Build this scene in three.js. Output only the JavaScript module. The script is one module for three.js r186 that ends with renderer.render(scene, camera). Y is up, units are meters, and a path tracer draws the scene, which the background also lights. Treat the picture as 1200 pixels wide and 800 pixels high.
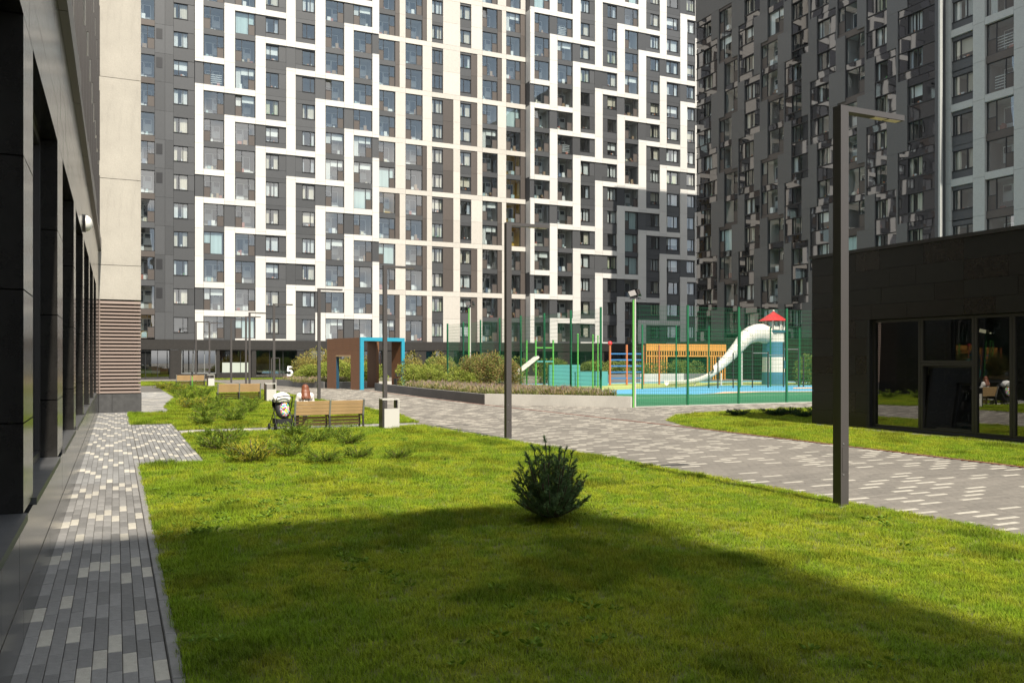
import * as THREE from 'three';
import { mergeGeometries } from 'three/addons/utils/BufferGeometryUtils.js';
import { MarchingCubes } from 'three/addons/objects/MarchingCubes.js';

// ---------------------------------------------------------------- camera, sky, sun, exposure
// Ground coordinates used below: X to the right of the left-hand wall, D = metres away along that wall (world z = -D).
const scene = new THREE.Scene();
const camera = new THREE.PerspectiveCamera(2 * Math.atan(0.4) * 180 / Math.PI, 1.5, 0.1, 2000);
camera.position.set(0, 2.1, 0);
camera.rotation.y = -24.9 * Math.PI / 180;
camera.setViewOffset(1200, 800, 0, -21, 1200, 800);
const renderer = new THREE.WebGLRenderer({ antialias: true });
renderer.setSize(1024, 682);
renderer.toneMapping = THREE.LinearToneMapping;
renderer.toneMappingExposure = 1.6;
renderer.shadowMap.enabled = true;
const sunDir = new THREE.Vector3(0.047, 1.147, 1).normalize();   // behind the camera, slightly to the right, 49 degrees up
{
  // clear summer sky with broken fair-weather cloud, the same all the way round
  const W = 1024, H = 512, d = new Float32Array(W * H * 4), hsh = (x, y, z) => { let h = Math.imul(x, 374761393) + Math.imul(y, 668265263) + Math.imul(z, 1440662683); h = Math.imul(h ^ h >>> 13, 1274126177); return ((h ^ h >>> 16) >>> 0) / 4294967296; };
  const n2 = (x, y, q) => { const i = Math.floor(x), j = Math.floor(y), f = x - i, g = y - j, u = f * f * (3 - 2 * f), v = g * g * (3 - 2 * g); return (hsh(i, j, q) * (1 - u) + hsh(i + 1, j, q) * u) * (1 - v) + (hsh(i, j + 1, q) * (1 - u) + hsh(i + 1, j + 1, q) * u) * v; };
  for (let j = 0; j < H; j++) for (let i = 0; i < W; i++) {
    const el = (j / (H - 1) - 0.5) * Math.PI, az = i / W * 2 * Math.PI, y = Math.max(0, Math.sin(el)), t = Math.pow(y, 0.55), px = Math.cos(az) * Math.cos(el) / (y + 0.16), pz = Math.sin(az) * Math.cos(el) / (y + 0.16);
    let c = 0, amp = 0.5; for (let o = 0, f = 1.1; o < 5; o++, f *= 2.1, amp *= 0.52) c += amp * n2(px * f + 31, pz * f + 17, o);
    const k = Math.min(1, Math.max(0, (c - 0.46) / 0.16)), cl = k * k * (3 - 2 * k), q = (j * W + i) * 4, sh = 0.82 + 0.36 * n2(px * 3, pz * 3, 9);
    const sky3 = [0.80 - 0.48 * t, 0.88 - 0.35 * t, 0.95 - 0.19 * t], cl3 = [1.22 * sh, 1.2 * sh, 1.17 * sh], dn = el < 0 ? 0.6 : 1;
    for (let m = 0; m < 3; m++) d[q + m] = 0.74 * dn * (sky3[m] * (1 - cl) + cl3[m] * cl); d[q + 3] = 1;
  }
  const t = new THREE.DataTexture(d, W, H, THREE.RGBAFormat, THREE.FloatType); t.mapping = THREE.EquirectangularReflectionMapping; t.magFilter = THREE.LinearFilter; t.colorSpace = THREE.LinearSRGBColorSpace; t.needsUpdate = true;
  scene.background = t; scene.environment = t;
}
const sun = new THREE.DirectionalLight(new THREE.Color(1, 0.92, 0.79), 4.85);
sun.position.copy(sunDir).multiplyScalar(200); sun.castShadow = true;
sun.shadow.mapSize.set(4096, 4096);
Object.assign(sun.shadow.camera, { left: -120, right: 120, top: 120, bottom: -120, near: 1, far: 500 });
scene.add(sun);

// ---------------------------------------------------------------- helpers
function mulberry(a) { return () => { a |= 0; a = a + 0x6D2B79F5 | 0; let t = Math.imul(a ^ a >>> 15, 1 | a); t = t + Math.imul(t ^ t >>> 7, 61 | t) ^ t; return ((t ^ t >>> 14) >>> 0) / 4294967296; }; }
const R = mulberry(20240611);
const rr = (a, b) => a + (b - a) * R();
const pick = (l) => l[Math.floor(R() * l.length)];
const mod = (a, n) => ((a % n) + n) % n;
const lerp = (a, b, t) => a + (b - a) * t;
const smooth = (a, b, x) => { const t = Math.min(1, Math.max(0, (x - a) / (b - a))); return t * t * (3 - 2 * t); };
function hash2(x, y, s) { let h = Math.imul(x, 374761393) + Math.imul(y, 668265263) + Math.imul(s, 982451653); h = Math.imul(h ^ h >>> 13, 1274126177); return ((h ^ h >>> 16) >>> 0) / 4294967296; }
function vnoise(x, y, s = 1, per = 0) {
  const xi = Math.floor(x), yi = Math.floor(y), fx = x - xi, fy = y - yi, w = (v) => per ? mod(v, per) : v;
  const u = fx * fx * (3 - 2 * fx), v = fy * fy * (3 - 2 * fy);
  const a = hash2(w(xi), w(yi), s), b = hash2(w(xi + 1), w(yi), s), c = hash2(w(xi), w(yi + 1), s), d = hash2(w(xi + 1), w(yi + 1), s);
  return lerp(lerp(a, b, u), lerp(c, d, u), v);
}
function fbm(x, y, s, per, oct = 4) { let t = 0, a = 0.5, n = 0; for (let i = 0; i < oct; i++) { t += a * vnoise(x, y, s + i, per); n += a; a *= 0.55; x *= 2; y *= 2; per *= 2; } return t / n; }
const toS = (v) => 255 * (v <= 0.0031308 ? 12.92 * v : 1.055 * Math.pow(v, 1 / 2.4) - 0.055);
function tex(size, fn, srgb = true, rep = 1) {      // fn(u, v) -> linear [r, g, b]
  const d = new Uint8Array(size * size * 4);
  for (let j = 0; j < size; j++) for (let i = 0; i < size; i++) {
    const c = fn(i / size, j / size), k = (j * size + i) * 4;
    for (let q = 0; q < 3; q++) d[k + q] = Math.max(0, Math.min(255, srgb ? toS(Math.max(0, Math.min(1, c[q]))) : 255 * c[q]));
    d[k + 3] = 255;
  }
  const t = new THREE.DataTexture(d, size, size);
  t.wrapS = t.wrapT = THREE.RepeatWrapping; t.magFilter = THREE.LinearFilter; t.minFilter = THREE.LinearMipmapLinearFilter; t.generateMipmaps = true;
  if (srgb) t.colorSpace = THREE.SRGBColorSpace;
  t.repeat.set(rep, rep); t.needsUpdate = true; return t;
}
const lin = (r, g, b) => new THREE.Color().setRGB(r, g, b);
const std = (color, roughness = 0.7, extra = {}) => new THREE.MeshStandardMaterial({ color: Array.isArray(color) ? lin(...color) : color, roughness, ...extra });

// box with uv in metres
function boxGeo(w, h, d) {
  const g = new THREE.BoxGeometry(w, h, d), uv = g.attributes.uv, s = [[d, h], [d, h], [w, d], [w, d], [w, h], [w, h]];
  for (let f = 0; f < 6; f++) for (let k = 0; k < 4; k++) uv.setXY(f * 4 + k, uv.getX(f * 4 + k) * s[f][0], uv.getY(f * 4 + k) * s[f][1]);
  return g;
}
const geoCache = new Map();
function cachedBox(w, h, d, v = 0) {
  const k = w.toFixed(3) + '|' + h.toFixed(3) + '|' + d.toFixed(3) + '|' + v;
  if (!geoCache.has(k)) { const g = boxGeo(w, h, d); if (v) { const uv = g.attributes.uv; for (let i = 0; i < uv.count; i++) uv.setXY(i, uv.getX(i) + v * 3.71, uv.getY(i) + v * 5.13); } geoCache.set(k, g); }
  return geoCache.get(k);
}
const abox = (x0, x1, y0, y1, z0, z1) => boxGeo(x1 - x0, y1 - y0, z1 - z0).translate((x0 + x1) / 2, (y0 + y1) / 2, (z0 + z1) / 2);
// box by X, height, D ranges
const gbox = (x0, x1, y0, y1, d0, d1) => abox(x0, x1, y0, y1, -d1, -d0);
function tint(g, c) { const n = g.attributes.position.count, a = new Float32Array(n * 3); for (let i = 0; i < n; i++) a.set(c, i * 3); g.setAttribute('color', new THREE.BufferAttribute(a, 3)); return g; }
const merge = (l) => { const idx = l.every((g) => g.index); return mergeGeometries(idx ? l : l.map((g) => g.index ? g.toNonIndexed() : g)); };
function mesh(name, geo, mat, parent = scene) { const m = new THREE.Mesh(Array.isArray(geo) ? merge(geo) : geo, mat); m.name = name; m.castShadow = m.receiveShadow = true; parent.add(m); return m; }
const counts = {};
function numbered(n) { const k = counts[n] = (counts[n] || 0) + 1; return k === 1 ? n : n + '_' + String(k - 1).padStart(3, '0'); }
function thing(name, label, category, group, x = 0, d = 0, turn = 0, y = 0) {
  const o = new THREE.Group(); o.name = numbered(name); o.position.set(x, y, -d); o.rotation.y = turn;
  o.userData = { label, category }; if (group) o.userData.group = group; scene.add(o); return o;
}
function copy(src, x, d, turn = 0, s = 1, label) { const o = src.clone(); o.name = numbered(src.name.replace(/_\d+$/, '')); o.userData = { ...src.userData }; if (label) o.userData.label = label; o.position.set(x, src.position.y, -d); o.rotation.y = turn; o.scale.setScalar(s); scene.add(o); return o; }
function struct(name, geo, mat) { const m = mesh(numbered(name), geo, mat); m.userData.kind = 'structure'; return m; }
function tube(pts, r, seg = 8, rad = 6, closed = false) { return new THREE.TubeGeometry(new THREE.CatmullRomCurve3(pts.map((p) => new THREE.Vector3(...p)), closed, 'catmullrom', 0.3), seg * (pts.length - 1), r, rad, closed); }
function cyl(r0, r1, h, x, y, z, seg = 10) { return new THREE.CylinderGeometry(r1, r0, h, seg).translate(x, y + h / 2, z); }
function inPoly(p, x, d) { let c = false; for (let i = 0, j = p.length - 1; i < p.length; j = i++) if ((p[i][1] > d) !== (p[j][1] > d) && x < (p[j][0] - p[i][0]) * (d - p[i][1]) / (p[j][1] - p[i][1]) + p[i][0]) c = !c; return c; }
function sheet(poly, y) {     // flat polygon facing up, uv in metres
  const g = new THREE.ShapeGeometry(new THREE.Shape(poly.map(([x, d]) => new THREE.Vector2(x, d)))); g.rotateX(-Math.PI / 2); g.translate(0, y, 0); return g;
}
// slab with chamfered top edges, top at y = 0
const chamCache = new Map();
function chamGeo(w, d, h = 0.05, b = 0.004) {
  const k = [w, d, h, b].join(); if (chamCache.has(k)) return chamCache.get(k);
  const P = [], N = [], U = [], quad = (a, b2, c, e) => { const n = new THREE.Vector3().subVectors(b2, a).cross(new THREE.Vector3().subVectors(c, a)).normalize(); for (const q of [a, b2, c, a, c, e]) { P.push(q.x, q.y, q.z); N.push(n.x, n.y, n.z); U.push(q.x + q.y * 0.3, -q.z + q.y * 0.3); } };
  const v = (x, y, z) => new THREE.Vector3(x, y, z), x = w / 2, z = d / 2, t = [v(-x + b, 0, z - b), v(x - b, 0, z - b), v(x - b, 0, -z + b), v(-x + b, 0, -z + b)], m = [v(-x, -b, z), v(x, -b, z), v(x, -b, -z), v(-x, -b, -z)], l = m.map((q) => v(q.x, -h, q.z));
  quad(...t); for (let i = 0; i < 4; i++) { const j = (i + 1) % 4; quad(m[i], m[j], t[j], t[i]); quad(l[i], l[j], m[j], m[i]); }
  const g = new THREE.BufferGeometry(); g.setAttribute('position', new THREE.Float32BufferAttribute(P, 3)); g.setAttribute('normal', new THREE.Float32BufferAttribute(N, 3)); g.setAttribute('uv', new THREE.Float32BufferAttribute(U, 2));
  chamCache.set(k, g); return g;
}

// ---------------------------------------------------------------- materials
const stoneTex = tex(256, (u, v) => { const n = fbm(u * 8, v * 8, 3, 8, 5), f = vnoise(u * 128, v * 128, 9, 128); const k = 0.72 + 0.34 * n + 0.2 * (f - 0.5); return [k, k, k]; }, true, 2);
const stoneBump = tex(256, (u, v) => { const n = fbm(u * 16, v * 16, 13, 16, 5); return [n, n, n]; }, false, 2);
const concTex = tex(512, (u, v) => { const n = fbm(u * 4, v * 4, 21, 4, 6), st = fbm(u * 24, v * 3, 25, 3, 4), f = vnoise(u * 220, v * 220, 29, 220); const k = 0.80 + 0.22 * (n - 0.5) + 0.12 * (f - 0.5) - 0.05 * smooth(0.56, 0.75, st); return [k, k * 0.985, k * 0.95]; }, true, 0.28);
const speckTex = tex(256, (u, v) => { const f = hash2(Math.floor(u * 256), Math.floor(v * 256), 5), n = fbm(u * 6, v * 6, 31, 6, 4); const k = 0.55 + 0.5 * n + (f > 0.94 ? 1.0 : 0) * 0.5; return [k, k, k * 0.98]; }, true, 1.5);
const woodTex = tex(256, (u, v) => { const n = fbm(u * 3, v * 60, 41, 3, 3), m = fbm(u * 2, v * 6, 44, 2, 3); const k = 0.7 + 0.35 * n + 0.25 * (m - 0.5); return [k, k * 0.97, k * 0.92]; }, true, 1);
const grainTex = tex(256, (u, v) => { const n = fbm(u * 16, v * 16, 51, 16, 4), f = vnoise(u * 128, v * 128, 52, 128); const k = 0.8 + 0.25 * n + 0.15 * (f - 0.5); return [k, k, k]; }, true, 0.8);
const panelRough = tex(256, (u, v) => { const n = fbm(u * 6, v * 6, 61, 6, 5); const k = 0.8 + 0.4 * (n - 0.5); return [k, k, k]; }, false, 0.5);
const M = {
  white: std([0.55, 0.54, 0.52], 0.55, { map: tex(256, (u, v) => { const n = fbm(u * 4, v * 4, 71, 4, 5), st = fbm(u * 30, v * 2, 73, 2, 3); const k = 0.95 + 0.07 * (n - 0.5) - 0.05 * smooth(0.6, 0.8, st); return [k, k * 0.995, k * 0.985]; }, true, 0.15) }),
  ivory: std([0.50, 0.472, 0.43], 0.6, { map: grainTex }),
  dark: std([0.06, 0.062, 0.066], 0.42, { map: grainTex }),
  darkWall: std([0.094, 0.093, 0.093], 0.45, { map: grainTex }),
  brown: std([0.07, 0.057, 0.05], 0.55, { map: grainTex }),
  frame: std([0.018, 0.018, 0.02], 0.4),
  greyClad: std([0.36, 0.37, 0.36], 0.55, { map: grainTex }),
  blackStone: std([0.032, 0.029, 0.027], 0.35, { map: speckTex }),
  granite: new THREE.MeshPhysicalMaterial({ color: lin(0.02, 0.019, 0.018), roughness: 0.17, map: speckTex, ior: 1.52 }),
  graniteFlat: std([0.075, 0.075, 0.078], 0.45, { map: speckTex }),
  pavGranite: new THREE.MeshPhysicalMaterial({ color: lin(0.018, 0.015, 0.013), roughness: 0.3, map: speckTex }),
  concrete: std([0.47, 0.45, 0.415], 0.85, { map: concTex, bumpMap: stoneBump, bumpScale: 0.004 }),
  louver: std([0.2, 0.155, 0.135], 0.5),
  gloss: new THREE.MeshStandardMaterial({ color: lin(0.16, 0.16, 0.168), metalness: 0.95, roughness: 0.02 }),
  glass: new THREE.MeshPhysicalMaterial({ color: lin(0.80, 0.86, 0.88), transmission: 1, thickness: 0, roughness: 0, ior: 2.7, specularIntensity: 1 }),
  glassSide: new THREE.MeshPhysicalMaterial({ color: lin(0.84, 0.9, 0.92), transmission: 1, thickness: 0, roughness: 0, ior: 1.65 }),
  glassDark: new THREE.MeshPhysicalMaterial({ color: lin(0.36, 0.4, 0.39), transmission: 1, thickness: 0, roughness: 0.0, ior: 2.8 }),
  room: new THREE.MeshStandardMaterial({ vertexColors: true, roughness: 0.85 }),
  vc: new THREE.MeshStandardMaterial({ vertexColors: true, roughness: 0.8 }),
  steelDark: std([0.045, 0.042, 0.042], 0.38, { metalness: 0.3 }),
  lampGrey: std([0.066, 0.06, 0.058], 0.42, { metalness: 0.2 }),
  steel: std([0.32, 0.33, 0.33], 0.35, { metalness: 0.6 }),
  paleMetal: std([0.48, 0.47, 0.44], 0.45),
  wood: std([0.40, 0.27, 0.14], 0.6, { map: woodTex }),
  corten: std([0.17, 0.078, 0.036], 0.6, { map: woodTex }),
  blue: std([0.02, 0.26, 0.38], 0.5),
  green: std([0.006, 0.115, 0.045], 0.45),
  lime: std([0.10, 0.36, 0.06], 0.45),
  soil: std([0.125, 0.13, 0.035], 0.95, { map: grainTex }),
  bed: std([0.10, 0.092, 0.08], 0.95, { map: stoneTex }),
  paveFar: std([0.172, 0.154, 0.132], 0.85, { map: stoneTex }),
  ground: std([0.2, 0.185, 0.165], 0.9, { map: stoneTex }),
  red: std([0.30, 0.12, 0.085], 0.8, { map: stoneTex }),
  whitePlaster: std([0.58, 0.565, 0.54], 0.8, { map: concTex }),
  greyPlaster: std([0.17, 0.165, 0.165], 0.75, { map: concTex }),
  orange: std([0.60, 0.29, 0.065], 0.6, { map: woodTex }),
  court: std([0.02, 0.15, 0.065], 0.85, { map: grainTex }),
  blueRubber: std([0.08, 0.30, 0.46], 0.85, { map: grainTex }),
  limeRubber: std([0.33, 0.38, 0.12], 0.85, { map: grainTex }),
  peachRubber: std([0.62, 0.40, 0.26], 0.85, { map: grainTex }),
  cream: std([0.62, 0.59, 0.53], 0.45),
  lightOff: std([0.75, 0.66, 0.45], 0.4),
  black: std([0.012, 0.012, 0.014], 0.6),
  roofRed: std([0.42, 0.02, 0.025], 0.5),
};
const paverMats = [], creamMats = [];
for (let i = 0; i < 5; i++) { const k = 0.15 + 0.02 * i; paverMats.push(std([k * 1.04, k * 1.0, k * 0.95], 0.78, { map: stoneTex, bumpMap: stoneBump, bumpScale: 0.003 })); }
for (let i = 0; i < 2; i++) { const k = 0.40 + 0.04 * i; creamMats.push(std([k, k * 0.93, k * 0.79], 0.8, { map: stoneTex, bumpMap: stoneBump, bumpScale: 0.002 })); }
const paverVC = new THREE.MeshStandardMaterial({ vertexColors: true, roughness: 0.8, map: stoneTex, bumpMap: stoneBump, bumpScale: 0.003 });

const tones = (m, list) => list.map((k) => { const c = m.clone(); c.color.multiplyScalar(k); return c; });
const T = new Map([[M.white, tones(M.white, [0.95, 1, 1.03])], [M.ivory, tones(M.ivory, [0.94, 1, 1.04])], [M.dark, tones(M.dark, [0.86, 1, 1.12])], [M.darkWall, tones(M.darkWall, [0.92, 1, 1.06])], [M.brown, tones(M.brown, [0.85, 1, 1.15])]]);
const tone = (m) => T.has(m) ? pick(T.get(m)) : m;
// ---------------------------------------------------------------- ground
struct('ground', sheet([[-300, -300], [400, -300], [400, 400], [-300, 400]], -0.08), M.ground);
const lawnA = [[0.42, -6], [10, -6], [9.85, 3], [9.8, 6.6], [9.7, 11.6], [9.5, 16], [9.25, 20], [8.95, 23.5], [8.75, 25.75], [1.66, 25.75], [1.66, 18.5], [0.42, 18.5]];
const lawnB = [[1.66, 27], [9.1, 27], [9.75, 31], [9.75, 36], [9.6, 45], [9.3, 58], [8.6, 69], [2.9, 72], [2.9, 50.5], [1.9, 40.2], [2.0, 36.9], [1.66, 36.0]];
const lawnC = [[0.42, 29.95], [1.66, 29.95], [1.66, 36.2], [0.42, 36.2]];
const lawnR = [[16.05, -4], [16.05, 20], [16.3, 22.2], [17.2, 24.4], [18.8, 26.2], [21, 27.2], [25, 27.8], [38, 28], [38, 21.15], [20.3, 21.15], [20.3, -4]];
const lawnF = [[1.2, 74], [8.3, 73], [8.0, 84], [1.2, 88]];
const lawnE = [[9.4, 92.5], [24, 92.5], [24, 97], [9.4, 97]];
const lawns = [lawnA, lawnB, lawnC, lawnR, lawnF, lawnE];
lawns.forEach((p) => struct('lawn', sheet(p, 0.006), M.soil));
struct('promenade_base', sheet([[8.2, -8], [60, -8], [60, 99], [1, 99], [1, 50], [8.2, 45]], -0.022), M.paveFar);

// left-hand footpath: pavers laid lengthwise, flush kerb along the lawn
{
  const path = new THREE.Group(); path.name = 'footpath'; path.userData = { kind: 'structure' }; scene.add(path);
  mesh('sand_bed', sheet([[-0.75, -8], [0.42, -8], [0.42, 18.5], [1.66, 18.5], [1.66, 25.8], [9.2, 25.8], [9.2, 27], [1.66, 27], [1.66, 29.95], [0.42, 29.95], [0.42, 37.4], [-0.75, 37.4]], -0.014), M.bed, path);
  mesh('sand_bed', sheet([[0.9, 36.2], [2.0, 36.9], [1.9, 40.2], [2.9, 50.5], [2.9, 72], [1.1, 72], [0.9, 45]], -0.014), M.bed, path);
  const rest = [], W = 0.0955, L = 0.42; let made = 0;
  const vcol = () => { const c = R() < 0.13; const k = c ? rr(0.48, 0.58) : rr(0.19, 0.29); return c ? [k, k * 0.93, k * 0.79] : [k, k * 0.975, k * 0.94]; };
  const col = (x0, d0, d1, detail) => {
    let d = d0 - rr(0, L), creamIn = Math.floor(rr(1, 7));
    while (d < d1) {
      const a = Math.max(d, d0), b = Math.min(d + L, d1);
      if (b - a > 0.06) {
        const cr = --creamIn <= 0; if (cr) creamIn = 5 + Math.floor(rr(0, 4));
        if (detail && a > 4.6 && a < 15.9 && made < 296) {
          const m = mesh('paver', chamGeo(W - 0.004, +(b - a - 0.005).toFixed(3), 0.06, 0.004), cr ? pick(creamMats) : pick(paverMats), path);
          m.position.set(x0 + W / 2, rr(-0.003, 0.001), -(a + b) / 2); m.rotation.set(rr(-0.006, 0.006), 0, rr(-0.012, 0.012)); made++;
        } else {
          const k = cr ? rr(0.47, 0.55) : rr(0.17, 0.26);
          rest.push(tint(chamGeo(W - 0.004, +(b - a - 0.005).toFixed(2), 0.05, 0.004).clone().translate(x0 + W / 2, rr(-0.003, 0.001), -(a + b) / 2), cr ? [k, k * 0.93, k * 0.79] : [k, k * 0.985, k * 0.96]));
        }
      }
      d += L;
    }
  };
  for (let i = 0; i < 10; i++) col(-0.63 + i * W, -4, 37.2, true);
  for (let i = 0; i < 12; i++) col(0.435 + i * 0.1015, 18.55, 29.9, false); col(0.327, 18.5, 37.2, false);
  // cross strip behind the benches and the path past the concrete wing
  const cross = (x0, x1, d0, d1, test) => { for (let d = d0; d < d1; d += 0.1) { let x = x0 - rr(0, 0.4); while (x < x1) { const a = Math.max(x, x0), b = Math.min(x + 0.42, x1); if (b - a > 0.06 && (!test || test((a + b) / 2, d))) rest.push(tint(chamGeo(+(b - a - 0.005).toFixed(2), 0.095, 0.05, 0.004).clone().translate((a + b) / 2, rr(-0.003, 0.001), -(d + 0.05)), vcol())); x += 0.42; } } };
  cross(1.67, 9.0, 25.8, 26.98);
  const pp = [[0.9, 36.2], [2.0, 36.9], [1.9, 40.2], [2.9, 50.5], [2.9, 60], [1.1, 60], [0.9, 45]];
  cross(0.9, 3.0, 36.3, 59.5, (x, d) => inPoly(pp, x, d));
  const st = mesh('paver_field', rest, paverVC, path); st.userData.kind = 'stuff';
  for (let d = -4; d < 18.4; d += 1.0) { const k = mesh('kerb_stone', chamGeo(0.085, Math.min(0.993, 18.45 - d), 0.12, 0.008), paverMats[3], path); k.position.set(0.372, 0.012 + rr(-0.003, 0.003), -(d + Math.min(1, 18.45 - d) / 2)); k.rotation.y = rr(-0.004, 0.004); }
}
// promenade of long pavers laid crosswise, cream ones scattered among grey
{
  const prom = new THREE.Group(); prom.name = 'promenade'; prom.userData = { kind: 'structure' }; scene.add(prom);
  const poly = [[10.2, -6], [16.0, -6], [16.0, 20], [16.25, 22.2], [17.15, 24.45], [18.75, 26.3], [21, 27.3], [25, 27.9], [38, 28.1], [38, 31.6], [20.2, 31.6], [15.7, 36.8], [15.6, 58], [14, 62], [12.5, 70], [9.2, 72], [9.3, 58], [9.6, 45], [9.75, 36], [9.75, 31], [9.0, 27], [9.0, 25.8], [8.8, 25], [8.95, 23.5], [9.25, 20], [9.5, 16], [9.7, 11.6], [9.8, 6.6], [9.9, 3]];
  const rest = [], cream = [], W = 0.083, L = 0.44; let row = 0;
  for (let d = -5; d < 62; d += W, row++) {
    let x = 8 - mod(row * 0.171 + rr(-0.03, 0.03), L), lastX = -99;
    while (x < 38) {
      const cx = x + L / 2, cd = d + W / 2;
      if (inPoly(poly, cx, cd) && cx / Math.max(1, cd) < 2.1) {
        const p = (row % 3 ? 0.0 : 0.38) * (0.5 + vnoise(cx * 0.6, cd * 0.7, 77)) * (cd < 16 ? 1 : 1.3);
        if (x > lastX + L * 1.5 && R() < p) { cream.push([cx, cd]); lastX = x; } else {
          const k = 0.168 + 0.045 * (vnoise(cx * 0.9, cd * 1.3, 78) - 0.5) + rr(-0.022, 0.022);
          rest.push(tint(chamGeo(L - 0.005, W - 0.005, 0.03, 0.003).clone().translate(cx, rr(-0.0015, 0.0015), -cd), [k, k * 0.9, k * 0.77]));
        }
      }
      x += L;
    }
  }
  cream.sort((a, b) => a[0] * 0.42 + a[1] * 0.91 - b[0] * 0.42 - b[1] * 0.91);
  const vis = cream.filter(([x, d]) => d > 4 && x / d < 1.62), near = new Set(vis.slice(0, 290));
  for (const c of cream) {
    if (near.has(c)) { const m = mesh('cream_paver', chamGeo(L - 0.005, W - 0.005, 0.03, 0.003), pick(creamMats), prom); m.position.set(c[0], rr(0, 0.003), -c[1]); }
    else { const k = rr(0.46, 0.54); rest.push(tint(chamGeo(L - 0.005, W - 0.005, 0.03, 0.003).clone().translate(c[0], rr(0, 0.002), -c[1]), [k, k * 0.92, k * 0.78])); }
  }
  const st = mesh('paver_field', rest, paverVC, prom); st.userData.kind = 'stuff';
  // thin red edging strip
  const line = [[16.02, -5], [16.02, 20], [16.0, 22], [15.7, 30], [15.42, 36.8], [15.3, 45], [15.25, 58]], segs = [];
  for (let i = 0; i < line.length - 1; i++) { const [x0, d0] = line[i], [x1, d1] = line[i + 1], l = Math.hypot(x1 - x0, d1 - d0); segs.push(boxGeo(0.07, 0.03, l).rotateY(Math.atan2(x1 - x0, -(d1 - d0))).translate((x0 + x1) / 2, 0.0, -(d0 + d1) / 2)); }
  mesh('red_edging', segs, M.red, prom);
}
// ---------------------------------------------------------------- window kit (local frame: x to the right, y up, +z out of the facade; origin = centre of the opening, outer face)
function wavy(w, h, seed, amp) {     // a sheet of glass or glossy panel, slightly out of flat
  const g = new THREE.PlaneGeometry(w, h, 7, 7), p = g.attributes.position;
  for (let i = 0; i < p.count; i++) { const x = p.getX(i) / w, y = p.getY(i) / h; p.setZ(i, amp * ((vnoise(x * 1.5 + seed * 7.3, y * 1.5 + seed * 3.1, 201) - 0.5) * 2 + 0.8 * (0.5 - x * x * 2 - y * y * 2) * (seed % 2 ? 1 : -1))); }
  g.computeVertexNormals(); return g;
}
const unitWavy = []; for (let i = 0; i < 8; i++) unitWavy.push(wavy(1, 1, i + 1, 0.002));
const flatPane = new THREE.PlaneGeometry(1, 1);
function bars(w, h, t, dep, mull = [], trans = []) {     // window frame: outer bars, vertical mullions at x, transoms [x0, x1, y]
  const l = [abox(-w / 2, w / 2, h / 2 - t, h / 2, -dep, 0), abox(-w / 2, w / 2, -h / 2, -h / 2 + t, -dep, 0), abox(-w / 2, -w / 2 + t, -h / 2 + t, h / 2 - t, -dep, 0), abox(w / 2 - t, w / 2, -h / 2 + t, h / 2 - t, -dep, 0)];
  for (const x of mull) l.push(abox(x - t / 2, x + t / 2, -h / 2 + t, h / 2 - t, -dep, 0.002));
  for (const [x0, x1, y] of trans) l.push(abox(x0, x1, y - t / 2, y + t / 2, -dep, 0.002));
  return merge(l);
}
const cb = (x0, x1, y0, y1, z0, z1, c) => tint(abox(x0, x1, y0, y1, z0, z1), c);
const shell = (w, h, z0, dep, wall, floor) => [cb(-w / 2 - 0.08, -w / 2, -h / 2, h / 2, z0 - dep, z0, wall), cb(w / 2, w / 2 + 0.08, -h / 2, h / 2, z0 - dep, z0, wall), cb(-w / 2 - 0.08, w / 2 + 0.08, h / 2, h / 2 + 0.08, z0 - dep, z0, wall), cb(-w / 2 - 0.08, w / 2 + 0.08, -h / 2 - 0.08, -h / 2, z0 - dep, z0, floor), cb(-w / 2 - 0.08, w / 2 + 0.08, -h / 2 - 0.08, h / 2 + 0.08, z0 - dep - 0.08, z0 - dep, wall)];
function folds(x0, x1, y0, y1, z, c) { const l = []; for (let x = x0; x < x1; x += 0.09) { const k = rr(0.82, 1.0); l.push(cb(x, Math.min(x1, x + 0.085), y0, y1, z - rr(0.02, 0.05), z + rr(0, 0.03), c.map((v) => v * k))); } return l; }
const BW = 2.15, BH = 2.42, NW = 1.45, NH = 1.62;
const wallCols = [[0.22, 0.22, 0.21], [0.16, 0.16, 0.16], [0.3, 0.29, 0.27], [0.2, 0.185, 0.17], [0.36, 0.35, 0.32]];
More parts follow.
